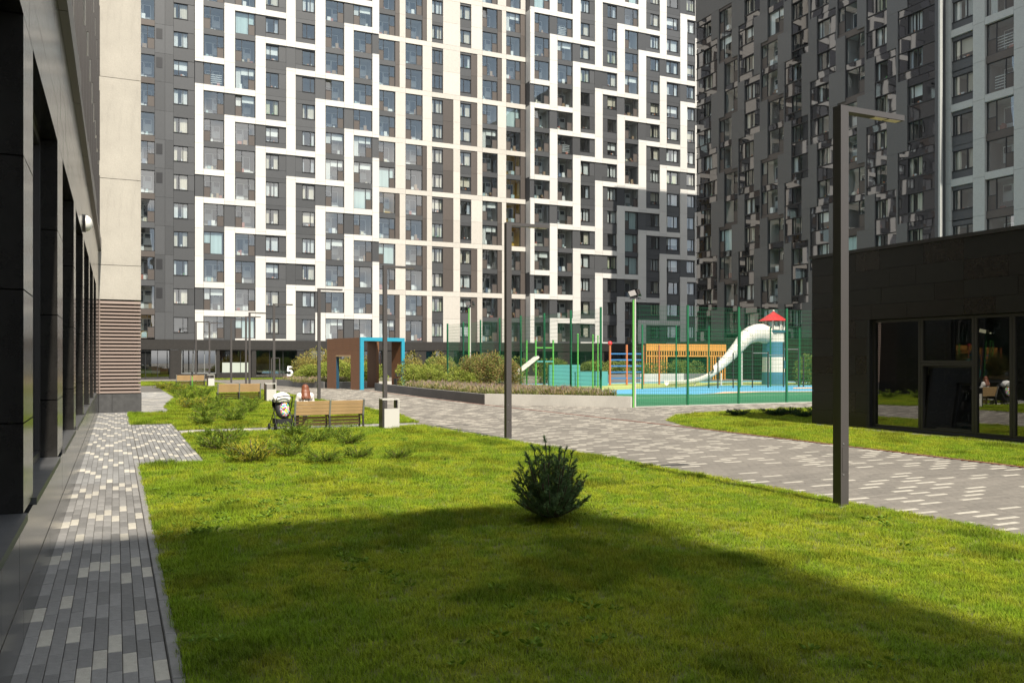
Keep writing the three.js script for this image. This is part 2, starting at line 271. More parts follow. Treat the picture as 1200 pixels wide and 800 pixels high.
function balconyRoom(kind) {
  const wl = kind === 'ochre' ? [0.55, 0.36, 0.07] : pick(wallCols), l = shell(BW - 0.06, BH - 0.06, -0.2, 1.35, wl, [0.3, 0.27, 0.24]);
  const zb = -1.55, wh = [0.72, 0.72, 0.7], gl = [0.035, 0.05, 0.06], b = -BH / 2, s = R() < 0.5 ? 1 : -1;
  const door = (cx, w, y0, y1) => { l.push(cb(cx - w / 2, cx + w / 2, y0, y1, zb, zb + 0.05, wh), cb(cx - w / 2 + 0.09, cx + w / 2 - 0.09, Math.max(y0 + 0.75, y0 + 0.1), y1 - 0.1, zb + 0.05, zb + 0.06, gl)); };
  door(0.35 * s, 0.8, b + 0.05, b + 2.1); door(-0.45 * s, 0.75, b + 0.8, b + 2.1);
  if (kind === 'ochre') l.push(cb(0.35 * s - 0.38, 0.35 * s + 0.38, b + 0.06, b + 0.75, zb + 0.05, zb + 0.07, [0.75, 0.55, 0.1]));
  const n = Math.floor(rr(1, 5));
  for (let i = 0; i < n; i++) { const x = rr(-0.85, 0.7), w = rr(0.15, 0.5), h = rr(0.15, 0.75), z = rr(-1.4, -0.5); l.push(cb(x, x + w, b + 0.03, b + 0.03 + h, z, z + rr(0.15, 0.35), pick([[0.7, 0.69, 0.66], [0.75, 0.74, 0.7], [0.62, 0.55, 0.42], [0.4, 0.5, 0.5], [0.4, 0.16, 0.12], [0.14, 0.18, 0.24], [0.3, 0.2, 0.12], [0.66, 0.62, 0.5], [0.5, 0.5, 0.48]]))); }
  if (kind === 'blind') l.push(...folds(-0.98, rr(0.1, 0.95), b + 0.1, -b - 0.1, -0.26, pick([[0.72, 0.72, 0.68], [0.5, 0.6, 0.58], [0.6, 0.55, 0.42]])));
  if (kind === 'half') { l.push(...folds(-0.95, -0.45, b + 0.1, -b - 0.1, -0.3, [0.7, 0.69, 0.65])); l.push(cb(-0.4, 0.95, 0.45, 1.1, -0.26, -0.24, [0.68, 0.68, 0.64])); }
  if (kind === 'rack') { for (let y = -0.6; y < 0.3; y += 0.22) l.push(cb(-0.7, 0.9, y + b + 1, y + b + 1.05, -0.4, -0.36, wh)); }
  return merge(l);
}
function plainRoom(i) {
  const l = shell(NW - 0.06, NH - 0.04, -0.2, 1.6, pick(wallCols), [0.3, 0.27, 0.24]), c = pick([[0.72, 0.71, 0.68], [0.66, 0.66, 0.64], [0.62, 0.55, 0.44], [0.6, 0.58, 0.4], [0.45, 0.47, 0.5]]), b = -NH / 2 + 0.03;
  if (i % 6 === 5) l.push(cb(-0.65, 0.65, b + rr(0.4, 0.9), -b, -0.3, -0.28, c));
  else if (i % 6 !== 4) { l.push(...folds(-0.68, -0.68 + rr(0.2, 0.5), b, -b, -0.3, c), ...folds(0.68 - rr(0.25, 0.75), 0.68, b, -b, -0.3, c)); }
  for (let k = 0; k < 3; k++) { const x = rr(-0.55, 0.4); l.push(cb(x, x + rr(0.06, 0.22), b, b + rr(0.08, 0.3), -0.29, -0.22, pick([[0.6, 0.6, 0.58], [0.1, 0.25, 0.08], [0.5, 0.2, 0.1], [0.2, 0.2, 0.2]]))); }
  return merge(l);
}
const kinds = ['plain', 'plain', 'plain', 'blind', 'plain', 'half', 'plain', 'plain', 'plain', 'rack', 'plain', 'plain', 'plain', 'blind', 'plain', 'half', 'plain', 'plain', 'plain', 'plain'];
const bRooms = kinds.map(balconyRoom), ochreRooms = [balconyRoom('ochre'), balconyRoom('ochre')], nRooms = []; for (let i = 0; i < 18; i++) nRooms.push(plainRoom(i));
const bFrames = {};
for (const s of [1, -1]) { const xm = s * 0.36; bFrames[s] = bars(BW, BH, 0.055, 0.1, [xm], [s > 0 ? [xm, BW / 2 - 0.05, -0.05] : [-BW / 2 + 0.05, xm, -0.05]]); }
function pane(name, parent, x0, x1, y0, y1, z, mat, tilt) {
  const m = mesh(name, tilt ? pick(unitWavy) : pick(unitWavy), mat, parent); m.position.set((x0 + x1) / 2, (y0 + y1) / 2, z); m.scale.set(x1 - x0, y1 - y0, tilt || 1); m.rotation.set(rr(-0.004, 0.004), rr(-0.004, 0.004), 0); return m;
}
function balconyWindow(b, F, a0, a1, yc, side, glass = M.glass, ochre = false, room) {
  const o = new THREE.Group(); o.name = 'balcony_window'; F.put(o, (a0 + a1) / 2, yc, 0.1); o.scale.x = (a1 - a0) / BW; b.add(o);
  const xm = side * 0.36, y1 = BH / 2 - 0.05, x1 = BW / 2 - 0.05;
  mesh('frame', bFrames[side], M.frame, o);
  if (side > 0) { pane('pane', o, -x1, xm, -y1, y1, -0.05, glass); pane('small_pane', o, xm, x1, -0.05, y1, -0.05, glass); mesh('infill_panel', cachedBox(x1 - xm, y1 - 0.05, 0.05), M.brown, o).position.set((xm + x1) / 2, (-0.05 - y1) / 2, -0.04); }
  else { pane('pane', o, xm, x1, -y1, y1, -0.05, glass); pane('small_pane', o, -x1, xm, -0.05, y1, -0.05, glass); mesh('infill_panel', cachedBox(x1 + xm, y1 - 0.05, 0.05), M.brown, o).position.set((xm - x1) / 2, (-0.05 - y1) / 2, -0.04); }
  if (R() < 0.09) { const q = o.children.find((c) => c.name === 'small_pane'); q.rotation.x = -0.16; q.position.z -= 0.08; }
  mesh('balcony_interior', room || (ochre ? pick(ochreRooms) : pick(bRooms)), M.room, o); return o;
}
const nFrames = [bars(NW, NH, 0.06, 0.1, [-0.2]), bars(NW, NH, 0.06, 0.1, [0.22]), bars(NW, NH, 0.06, 0.1, [-0.3, 0.32])];
function plainWindow(b, F, a0, a1, yc, v, glass = M.glass, wav) {
  const o = new THREE.Group(); o.name = 'window'; F.put(o, (a0 + a1) / 2, yc, 0.12); o.scale.x = (a1 - a0) / NW; b.add(o);
  mesh('frame', nFrames[v], M.frame, o);
  pane('pane', o, -NW / 2 + 0.05, NW / 2 - 0.05, -NH / 2 + 0.05, NH / 2 - 0.05, -0.05, glass, wav);
  mesh('sill', cachedBox(NW + 0.04, 0.05, 0.16), M.frame, o).position.set(0, -NH / 2 - 0.028, 0.06);
  mesh('room_interior', pick(nRooms), M.room, o); return o;
}
// facade frames: along = X for facades facing the camera side, along = D for facades facing the promenade
const facing = (D0) => ({ box: (a0, a1, y0, y1, d0, d1) => [a0, a1, y0, y1, -(D0 + d1), -(D0 + d0)], put: (o, a, y, d) => o.position.set(a, y, -(D0 + d)) });
const sideways = (X0) => ({ box: (a0, a1, y0, y1, d0, d1) => [X0 + d0, X0 + d1, y0, y1, -a1, -a0], put: (o, a, y, d) => { o.position.set(X0 + d, y, -a); o.rotation.y = -Math.PI / 2; } });
function panel(b, name, F, mat, a0, a1, y0, y1, d0, d1, gap = 0.018) {
  const q = F.box(a0 + gap / 2, a1 - gap / 2, y0 + gap / 2, y1 - gap / 2, d0, d1), m = mesh(name, cachedBox(q[1] - q[0], q[3] - q[2], q[5] - q[4], Math.floor(R() * 3)), tone(mat), b);
  m.position.set((q[0] + q[1]) / 2, (q[2] + q[3]) / 2, (q[4] + q[5]) / 2); return m;
}
const fb = (F, ...a) => abox(...F.box(...a));

// ---------------------------------------------------------------- white and dark grey apartment block across the court
{
  const b = thing('apartment_block', 'tall apartment block with stepped white bands over dark grey panels and black ground floor', 'building', null, 0, 0);
  const FH = 3.06, yc = (n) => 5.6 + FH * (n - 1), TOP = 4.22;
  const F = facing(98), G = facing(99.3);
  const inBand = (n, L) => mod(n - L, 4) === 0;                                   // floor n is the single storey between two white bands
  // columns: [kind, a0, a1, gap to the right end, L, windowSide]
  const run = (F, start, L0, cols, gapL, floors, wallMat) => {
    cols.forEach(([kind, a0, a1, g1], i) => {
      const L = mod(L0 - i, 4);
      for (let n = 1; n <= floors; n++) {
        const y = yc(n), lo = y - FH / 2, hi = y + FH / 2;
        // boundary below this floor is white when it is the lower or the upper edge of the single storey
        const wLow = inBand(n, L) || inBand(n - 1, L), wHigh = inBand(n + 1, L) || inBand(n, L);
        if (n === 1 && wLow) panel(b, 'white_band', F, M.white, a0, a1, TOP, lo + 0.33, -0.1, 0.2);
        else if (n > 1 && wLow) panel(b, 'white_band', F, M.white, a0, a1, lo - 0.33, lo + 0.33, -0.1, 0.2);
        const zl = wLow ? lo + 0.33 : lo + 0.31, zh = wHigh ? hi - 0.33 : hi - 0.31;
        if (kind === 'b') {
          if (!wLow) panel(b, 'spandrel_panel', F, M.dark, a0, a1, n === 1 ? TOP : lo - 0.31, lo + 0.31, 0.03, 0.25);
          const wdw = balconyWindow(b, F, a0 + 0.03, a1 - 0.03, (zl + zh) / 2, mod(n + i, 2) ? 1 : -1, M.glass); wdw.scale.y = (zh - zl) / BH;
        } else {
          const w0 = kind === 'l' ? a0 : kind === 'r' ? a1 - 1.45 : kind === 'w' ? a0 + 0.02 : a0, w1 = kind === 'l' ? a0 + 1.45 : kind === 'w' ? a1 - 0.25 : a1;
          const wy = y + 0.24, wb = wy - NH / 2, wt = wy + NH / 2;
          plainWindow(b, F, w0 + 0.02, w1 - 0.02, wy, (i + (n % 3 === 0 ? 1 : 0)) % 2);
          panel(b, 'spandrel_panel', F, M.dark, a0, a1, zl - (wLow || n === 1 ? 0 : 0.31), wb - 0.06, 0.03, 0.25);
          if (n === 1 && !wLow) panel(b, 'spandrel_panel', F, M.dark, a0, a1, TOP, zl, 0.03, 0.25);
          const top = wHigh ? zh : hi; if (top - wt > 0.05) panel(b, 'head_panel', F, M.dark, a0, a1, wt + 0.01, top, 0.03, 0.25);
          if (w1 < a1 - 0.1) panel(b, 'side_panel', F, M.dark, w1, a1, wb - 0.05, wt, 0.05, 0.25);
          if (w0 > a0 + 0.1) panel(b, 'side_panel', F, M.dark, a0, w0, wb - 0.05, wt, 0.05, 0.25);
        }
      }
    });
    // gaps
    cols.forEach(([, a0, a1, g1], i) => {
      const L = mod(L0 - i, 4);
      for (let n = 1; n <= floors; n++) {
        const lo = n === 1 ? TOP : yc(n) - FH / 2, hi = yc(n) + FH / 2;
        const gap = (x0, x1, dark) => {
          if (!dark) panel(b, 'white_panel', F, M.white, x0, x1, lo, hi, -0.1, 0.2);
          else { panel(b, 'dark_panel', F, M.dark, x0, x1, n === 1 ? lo : lo + 0.33, hi - 0.33, 0.02, 0.2); panel(b, 'white_band', F, M.white, x0, x1, hi - 0.33, hi, -0.1, 0.2); if (n > 1) panel(b, 'white_band', F, M.white, x0, x1, lo, lo + 0.33, -0.1, 0.2); }
        };
        if (i === 0) gap(gapL, a0, inBand(n, L));
        if (g1 > a1) gap(a1, g1, inBand(n, L - 1));
      }
    });
  };
  run(F, 7.7, 2, [['b', 8.57, 10.73, 11.85], ['b', 11.85, 14.03, 15.14], ['l', 15.14, 17.38, 18.43], ['r', 18.43, 20.64, 21.81], ['b', 21.81, 23.99, 25.1], ['b', 25.1, 27.34, 28.16]], 7.7, 14);
  run(F, 48.02, 3, [['b', 48.62, 50.84, 51.96], ['b', 51.96, 54.24, 55.39], ['l', 55.39, 57.59, 58.77], ['r', 58.77, 61.03, 62.24], ['b', 62.24, 64.42, 65.66], ['r', 65.66, 67.9, 69.03], ['w', 69.03, 71.32, 72.48], ['f', 72.48, 73.86, 75.2]], 48.02, 16);
  // recessed middle: ivory grid in two-storey fields
  const mid = [['b', 28.4, 30.55, 31.08, 31.83, [11, 5, 1, 13]], ['b', 31.83, 34.01, 34.56, 35.22, [13, 7, 5, 3, 1]], ['f', 35.22, 36.67, 38.02, 38.93, [9, 7, 5, 3]], ['f', 38.93, 40.43, 41.24, 41.94, [11, 9, 7, 3, 1]], ['b', 41.94, 44.06, 44.65, 45.25, [13, 11, 5, 3, 1]], ['b', 45.25, 47.31, 48.04, 48.04, [13, 11, 9, 7, 5, 3, 1]]];
  mid.forEach(([kind, a0, a1, s1, g1, brown], i) => {
    for (let n = 1; n <= 15; n++) {
      const y = yc(n), lo = y - FH / 2, hi = y + FH / 2, low = n % 2 === 1, br = brown.includes(n) || brown.includes(n - 1) && !low, zl = low ? lo + 0.3 : lo + 0.3, zh = hi - 0.3;
      if (low && n > 1) panel(b, 'ivory_band', G, M.ivory, a0, g1, lo - 0.3, lo + 0.3, -0.06, 0.2);
      if (kind === 'b') {
        if (!low || n === 1) panel(b, 'spandrel_panel', G, M.dark, a0, a1, n === 1 ? TOP : lo - 0.3, lo + 0.3, 0.03, 0.25);
        const w = balconyWindow(b, G, a0 + 0.02, a1 - 0.02, y, mod(n + i, 2) ? 1 : -1, M.glass, i === 0 && n === 6 || i === 5 && [5, 6, 7, 8].includes(n)); w.scale.y = (FH - 0.6) / BH;
      } else {
        const wy = y + 0.14, wb = wy - NH / 2, wt = wy + NH / 2;
        plainWindow(b, G, a0 + 0.02, a1 - 0.02, wy, i % 2 ? 0 : 2);
        panel(b, 'spandrel_panel', G, M.dark, a0, a1, n === 1 ? TOP : lo + (low ? 0.3 : -0.2), wb - 0.06, 0.03, 0.25);
        panel(b, 'head_panel', G, M.dark, a0, a1, wt + 0.01, hi - (low ? 0.2 : 0.3), 0.03, 0.25);
      }
      const bl = n === 1 ? TOP : lo + (low ? 0.3 : 0), bh = hi - (low ? 0 : 0.3);
      if (br) { panel(b, 'brown_panel', G, M.brown, a1, s1, bl, bh, 0.02, 0.2); if (g1 > s1) panel(b, 'ivory_panel', G, M.ivory, s1, g1, bl, bh, -0.06, 0.2); }
      else panel(b, 'ivory_panel', G, M.ivory, a1, g1, bl, bh, -0.06, 0.2);
    }
  });
  // grey-clad left end
  for (let n = 1; n <= 14; n++) {
    const y = yc(n), lo = n === 1 ? TOP : y - FH / 2, hi = y + FH / 2, two = mod(n, 4) >= 2;
    balconyWindow(b, F, 1.56, 3.71, y, n % 2 ? 1 : -1, M.glass, n === 1); panel(b, 'spandrel_panel', F, n % 2 ? M.brown : M.dark, 1.5, 3.71, hi - 0.31, hi + 0.31, 0.03, 0.25);
    panel(b, 'dark_panel', F, M.dark, 3.71, 4.71, lo, hi, 0.02, 0.25);
    if (two) { const o = mesh('side_pane', cachedBox(0.62, 1.1, 0.02), M.frame, b); F.put(o, 4.15, y + 0.5, 0.01); }
    const wy = y + 0.2; plainWindow(b, F, 5.56, 7.01, wy, n % 2);
    panel(b, 'side_panel', F, M.dark, 4.71, 5.56, lo, hi, 0.04, 0.25); panel(b, 'side_panel', F, M.dark, 7.01, 7.66, wy - NH / 2 - 0.05, wy + NH / 2, 0.05, 0.25);
    panel(b, 'spandrel_panel', F, M.dark, 5.56, 7.66, n === 1 ? TOP : lo - 0.5, wy - NH / 2 - 0.06, 0.03, 0.25);
    if (n === 14) panel(b, 'head_panel', F, M.dark, 5.56, 7.66, wy + NH / 2, hi + 0.5, 0.03, 0.25);
  }
  // storeys above the frame, roof, core, returns and ends
  const upW = [], upD = [], upI = [], upG = [];
  for (let n = 15; n <= 22; n++) {
    const lo = yc(n) - FH / 2, hi = lo + FH;
    for (let a = 7.7; a < 28; a += 3.3) { upW.push(fb(F, a, a + 1.0, lo, hi, -0.1, 0.2)); upG.push(fb(F, a + 1.05, Math.min(28.1, a + 3.28), lo + 0.4, hi - 0.35, 0.1, 0.3)); (mod(n + Math.round(a), 4) < 2 ? upW : upD).push(fb(F, a + 1.0, Math.min(28.16, a + 3.3), lo - 0.33, lo + 0.38, 0.0, 0.25)); }
    if (n > 16) for (let a = 48.02; a < 75; a += 3.36) { upW.push(fb(F, a, a + 1.0, lo, hi, -0.1, 0.2)); upG.push(fb(F, a + 1.05, a + 3.34, lo + 0.4, hi - 0.35, 0.1, 0.3)); (mod(n + Math.round(a), 4) < 2 ? upW : upD).push(fb(F, a + 1.0, a + 3.36, lo - 0.33, lo + 0.38, 0.0, 0.25)); }
    if (n > 15) for (let a = 28.2; a < 47; a += 3.3) { upI.push(fb(G, a, a + 1.1, lo, hi, -0.06, 0.2), fb(G, a + 1.1, a + 3.3, lo - 0.3, lo + 0.35, -0.05, 0.2)); upG.push(fb(G, a + 1.15, a + 3.28, lo + 0.38, hi - 0.32, 0.1, 0.3)); }
    upD.push(fb(F, 1.5, 7.66, lo, lo + 1.2, 0.03, 0.2), fb(F, 3.71, 5.56, lo + 1.2, hi, 0.03, 0.2)); upG.push(fb(F, 1.5, 3.7, lo + 1.2, hi, 0.1, 0.3), fb(F, 5.57, 7.6, lo + 1.2, hi, 0.1, 0.3));
  }
  for (const [nm, l, m] of [['upper_white_grid', upW, M.white], ['upper_dark_panels', upD, M.dark], ['upper_ivory_grid', upI, M.ivory], ['upper_glazing', upG, M.gloss]]) mesh(nm, l, m, b).userData.kind = 'stuff';
  mesh('core', [gbox(-18, 78, 4.1, 71.5, 101.4, 118), gbox(-18, 1.5, 4.2, 71.5, 98.03, 101.4), gbox(75.2, 78, 4.2, 71.5, 98.03, 101.4)], M.darkWall, b);
  mesh('return_wall', [gbox(27.9, 28.16, 4.2, 71, 98.25, 99.6)], M.greyClad, b);
  for (let n = 1; n <= 16; n++) { const lo = n === 1 ? TOP : yc(n) - FH / 2, hi = yc(n) + FH / 2, dk = mod(n - 3, 4) === 0; mesh('return_panel', cachedBox(0.2, hi - lo - 0.01, 1.09), dk ? M.dark : M.white, b).position.set(48.14, (lo + hi) / 2, -98.75); }
  // black stone ground floor with shopfronts
  const S = facing(98.0);
  mesh('fascia', [fb(S, -18, 7.68, 3.15, 4.215, -0.12, 0.4), fb(S, 7.72, 78, 3.15, 4.215, -0.2, 0.4)], M.blackStone, b);
  const piers = [[-18, 1.6], [5.2, 6.35], [9.9, 10.25], [13.6, 14.1], [18.6, 20.2], [21.9, 23.7], [25.0, 26.4], [28.6, 30], [32.6, 34], [36, 37.6], [41, 43], [47, 49], [52, 54], [57.5, 59], [62, 64], [68, 70], [75, 78]];
  for (const [p0, p1] of piers) panel(b, 'stone_pier', S, M.blackStone, p0, p1, -0.08, 3.15, -0.1, 0.5);
  for (let i = 0; i < piers.length - 1; i++) {
    const a0 = piers[i][1], a1 = piers[i + 1][0], o = new THREE.Group(); o.name = 'shopfront'; b.add(o); S.put(o, (a0 + a1) / 2, 0, 0.25);
    const w = a1 - a0, low = i === 1 || i === 2 || i > 4 ? 0.55 : 0.02;
    const l = [abox(-w / 2, w / 2, 3.05, 3.15, -0.1, 0), abox(-w / 2, w / 2, low, low + 0.1, -0.1, 0)], nm = Math.max(2, Math.round(w / 1.3)); for (let k = 0; k <= nm; k++) { const x = -w / 2 + (w - 0.06) * k / nm; l.push(abox(x, x + 0.06, low, 3.1, -0.1, 0.01)); }
    mesh('frame', l, i === 1 ? M.steel : M.frame, o);
    const g = mesh('pane', flatPane, M.glassDark, o); g.position.set(0, (low + 3.1) / 2, -0.05); g.scale.set(w, 3.1 - low, 1);
    if (low > 0.1) mesh('stall_riser', abox(-w / 2, w / 2, -0.08, low, -0.2, 0.02), M.blackStone, o);
    mesh('lobby', [...shell(w, 3.1, -0.4, 3, [0.1, 0.1, 0.1], [0.2, 0.19, 0.18]).map((q) => q.translate(0, 1.6, 0)), cb(-w / 2 + 0.4, w / 2 - 0.9, 0.6, 1.6, -2, -1.6, [0.4, 0.38, 0.35]), cb(-w / 2, w / 2, 2.4, 3.05, -1.2, -1.15, [0.03, 0.03, 0.03])], M.room, o);
    if (i === 2) mesh('frosted_screen', abox(-w / 2 + 0.3, w / 2 - 0.3, 0.66, 1.75, -0.045, -0.03), std([0.36, 0.4, 0.36], 0.6), o);
    if (i === 3) {   // entrance with the house number on the glass
      const c = document.createElement('canvas'); c.width = c.height = 256; const q = c.getContext('2d'); q.clearRect(0, 0, 256, 256); q.fillStyle = '#ffffff'; q.font = 'bold 300px sans-serif'; q.textAlign = 'center'; q.textBaseline = 'alphabetic'; q.fillText('5', 128, 238);
      const t = new THREE.CanvasTexture(c); t.colorSpace = THREE.SRGBColorSpace;
      const num = mesh('house_number', new THREE.PlaneGeometry(1.25, 1.35), new THREE.MeshStandardMaterial({ color: lin(0.75, 0.75, 0.75), map: t, transparent: true, alphaTest: 0.5, roughness: 0.6 }), o); num.position.set(w / 2 - 0.75, 0.8, 0.03);
      mesh('door', [abox(-0.6, -0.5, 0, 2.3, 0.0, 0.08), abox(0.3, 0.4, 0, 2.3, 0.0, 0.08), abox(-0.6, 0.4, 2.22, 2.3, 0.0, 0.08), abox(-0.42, -0.36, 0.6, 1.6, 0.08, 0.12)], M.lampGrey, o);
    }
  }
}
// ---------------------------------------------------------------- charcoal tower along the court, panels and glass mirror the white block
{
  const b = thing('charcoal_tower', 'charcoal apartment tower with staggered mirror-dark panels, rising behind the playground', 'building', null, 0, 0);
  const X0 = 61.4, F = sideways(X0), FH = 3.06, yc = (n) => 6.14 + FH * (n - 1), D1 = 81.25, D0 = 49.14, ROOF = 44.4;
  const gpanel = (name, a0, a1, y0, y1, d) => { const o = mesh(name, pick(unitWavy), M.gloss, b); F.put(o, (a0 + a1) / 2, (y0 + y1) / 2, d); o.scale.set(a1 - a0 - 0.04, y1 - y0 - 0.04, rr(0.15, 0.45)); o.rotation.x = rr(-0.005, 0.005); o.rotation.y += rr(-0.012, 0.012); o.rotation.order = 'YXZ'; return o; };
  // [kind, left end of left side panel, window left, window right, right end of right side panel, phase]; D falls to the right
  const cols = [['n', 81.22, 79.79, 78.39, 77.33, 99], ['b', 77.03, 76.14, 74.84, 73.85, 3], ['n', 73.71, 72.74, 71.25, 70.32, 2], ['b', 70.19, 69.16, 67.65, 66.79, 1], ['n', 66.67, 65.71, 64.3, 63.39, 0], ['n', 63.16, 62.27, 60.75, 59.9, 3], ['b', 59.69, 58.77, 57.36, 56.48, 2], ['n', 56.29, 55.34, 54.04, 53.05, 1], ['n', 52.87, 51.9, 50.46, 49.2, 0]];
  let prevEnd = D1;
  cols.forEach(([kind, sl, wl, wr, sr, ph], ci) => {
    let pp = null;
    for (let n = 1; n <= 12; n++) {
      const y = yc(n), lo = n === 1 ? 4.2 : y - FH / 2, hi = y + FH / 2, left = ph === 99 ? true : mod(n - ph, 4) < 2, right = ci === 8 ? true : ph === 99 ? mod(n - 2, 4) < 2 : !left;
      const wy = y + 0.05, wb = wy - NH / 2, wt = wy + NH / 2, p0 = left ? sl : wl, p1 = right ? sr : wr;
      if (kind === 'n') {
        plainWindow(b, F, wr, wl, wy, (n + ci) % 3, M.glassSide, rr(0.3, 0.6));
        if (left) gpanel('side_panel', wl, sl, wb, wt, 0.06);
        if (right) gpanel('side_panel', sr, wr, wb, wt, 0.06);
        const same = n > 1 && pp && pp[0] === p0 && pp[1] === p1;
        gpanel('spandrel_panel', p1, p0, same ? yc(n - 1) + 0.05 + NH / 2 + 0.05 : lo, wb - 0.06, 0.05);
        if (n > 1 && !same) gpanel('head_panel', pp[1], pp[0], yc(n - 1) + 0.05 + NH / 2 + 0.05, lo, 0.05);
        pp = [p0, p1]; if (n === 12) gpanel('head_panel', p1, p0, wt, hi, 0.05);
        mesh('rail', fb(F, p1, p0, wb - 0.1, wb - 0.02, -0.03, 0.08), M.frame, b); mesh('rail', fb(F, p1, p0, wt - 0.01, wt + 0.06, -0.03, 0.08), M.frame, b);
      } else {
        const e0 = left ? sl : wl, e1 = left ? wr : sr, first = mod(n - ph, 2) === 0;
        const wd = balconyWindow(b, F, e1, e0, y, left ? -1 : 1, M.glassSide); wd.scale.y = (FH - 0.6) / BH;
        if (first) panel(b, 'brown_panel', F, M.brown, sr, sl, lo - (n > 1 ? 0.3 : 0), lo + 0.3, 0.06, 0.25); else gpanel('spandrel_panel', e1, e0, lo - 0.3, lo + 0.3, 0.05);
        if (n === 12) panel(b, 'brown_panel', F, M.brown, e1, e0, hi - 0.3, hi + 0.4, 0.02, 0.25);
      }
      // matte piers between the columns
      const nx = cols[ci + 1], l2 = nx && (nx[5] === 99 ? true : mod(n - nx[5], 4) < 2);
      const endR = kind === 'b' ? (left ? wr : sr) : p1;
      if (nx) panel(b, 'pier_panel', F, M.darkWall, l2 ? nx[1] : nx[2], endR, lo, hi, -0.05, 0.3, 0.012);
    }
  });
  mesh('parapet', [fb(F, D0, D1, yc(12) + FH / 2, ROOF, -0.06, 0.3)], M.darkWall, b);
  mesh('core', [abox(X0 + 2.2, X0 + 20, 0, ROOF, -D1 + 0.02, -D0 - 0.3), abox(X0 + 0.3, X0 + 2.2, 4.2, ROOF, -D1, -D1 + 0.06), abox(X0 + 0.3, X0 + 2.2, ROOF - 0.4, ROOF - 0.2, -D1, -D0)], M.darkWall, b);
  mesh('ground_floor', [fb(F, D0, D1 + 4, 0, 4.2, -0.02, 1.5)], M.blackStone, b);
  mesh('end_wall', [gbox(X0 - 0.05, X0 + 1.0, 0, ROOF, D0 - 0.25, D0 + 0.05)], M.dark, b);
  mesh('corner_trim', [gbox(X0 - 0.02, X0 + 0.28, 0, ROOF, D0 - 0.42, D0 - 0.252)], M.greyClad, b);
}
// ---------------------------------------------------------------- grey-framed wing to the right of it
{
  const b = thing('grey_wing', 'apartment wing with a light grey frame grid, standing beside the charcoal tower', 'building', null, 0, 0);
  const X0 = 62.4, F = sideways(X0), FH = 3.06;
  for (let k = -3; k < 9; k++) {
    const y = 27.27 - FH * k, lo = y - FH / 2, hi = y + FH / 2, bandTop = mod(k, 2) === 0; if (lo < 0) continue;
    for (const [p0, p1] of [[48.41, 48.9], [45.38, 46.41], [42.0, 42.98], [38.6, 39.6], [35.2, 36.2]]) panel(b, 'grey_pier', F, M.greyClad, p0, p1, lo, hi, -0.15, 0.25);
    for (const [w0, w1, kind] of [[46.41, 48.41, 'n'], [42.98, 45.38, 'b'], [39.6, 42, 'n'], [36.2, 38.6, 'b']]) {
      if (bandTop) panel(b, 'grey_band', F, M.greyClad, w0, w1, hi - 0.3, hi + 0.3, -0.15, 0.25);
      if (kind === 'n') { plainWindow(b, F, w0 + 0.02, w1 - 0.02, y + (bandTop ? 0.1 : 0.25), mod(k, 2), M.glass); const wb = y + (bandTop ? 0.1 : 0.25) - NH / 2; panel(b, 'spandrel_panel', F, M.dark, w0, w1, bandTop ? lo - 0.1 : lo + 0.3, wb - 0.06, 0.04, 0.25); if (!bandTop) panel(b, 'head_panel', F, M.dark, w0, w1, wb + NH, hi, 0.04, 0.25); else panel(b, 'head_panel', F, M.dark, w0, w1, wb + NH, hi - 0.3, 0.04, 0.25); }
      else { const w = balconyWindow(b, F, w0 + 0.03, w1 - 0.03, y, mod(k, 2) ? 1 : -1, M.glass); w.scale.y = (FH - 0.62) / BH; if (!bandTop) panel(b, 'spandrel_panel', F, M.brown, w0, w1, hi - 0.31, hi + 0.31, 0.03, 0.25); }
    }
  }
  mesh('core', [abox(X0 + 1.8, X0 + 18, 0, 38.5, -48.8, -30), abox(X0, X0 + 1.8, 0, 3, -48.9, -30), abox(X0 + 0.1, X0 + 1.8, 3, 38.5, -35.2, -30), abox(X0 - 0.1, X0 + 1.8, 37.9, 38.5, -48.9, -30)], M.greyClad, b);
}
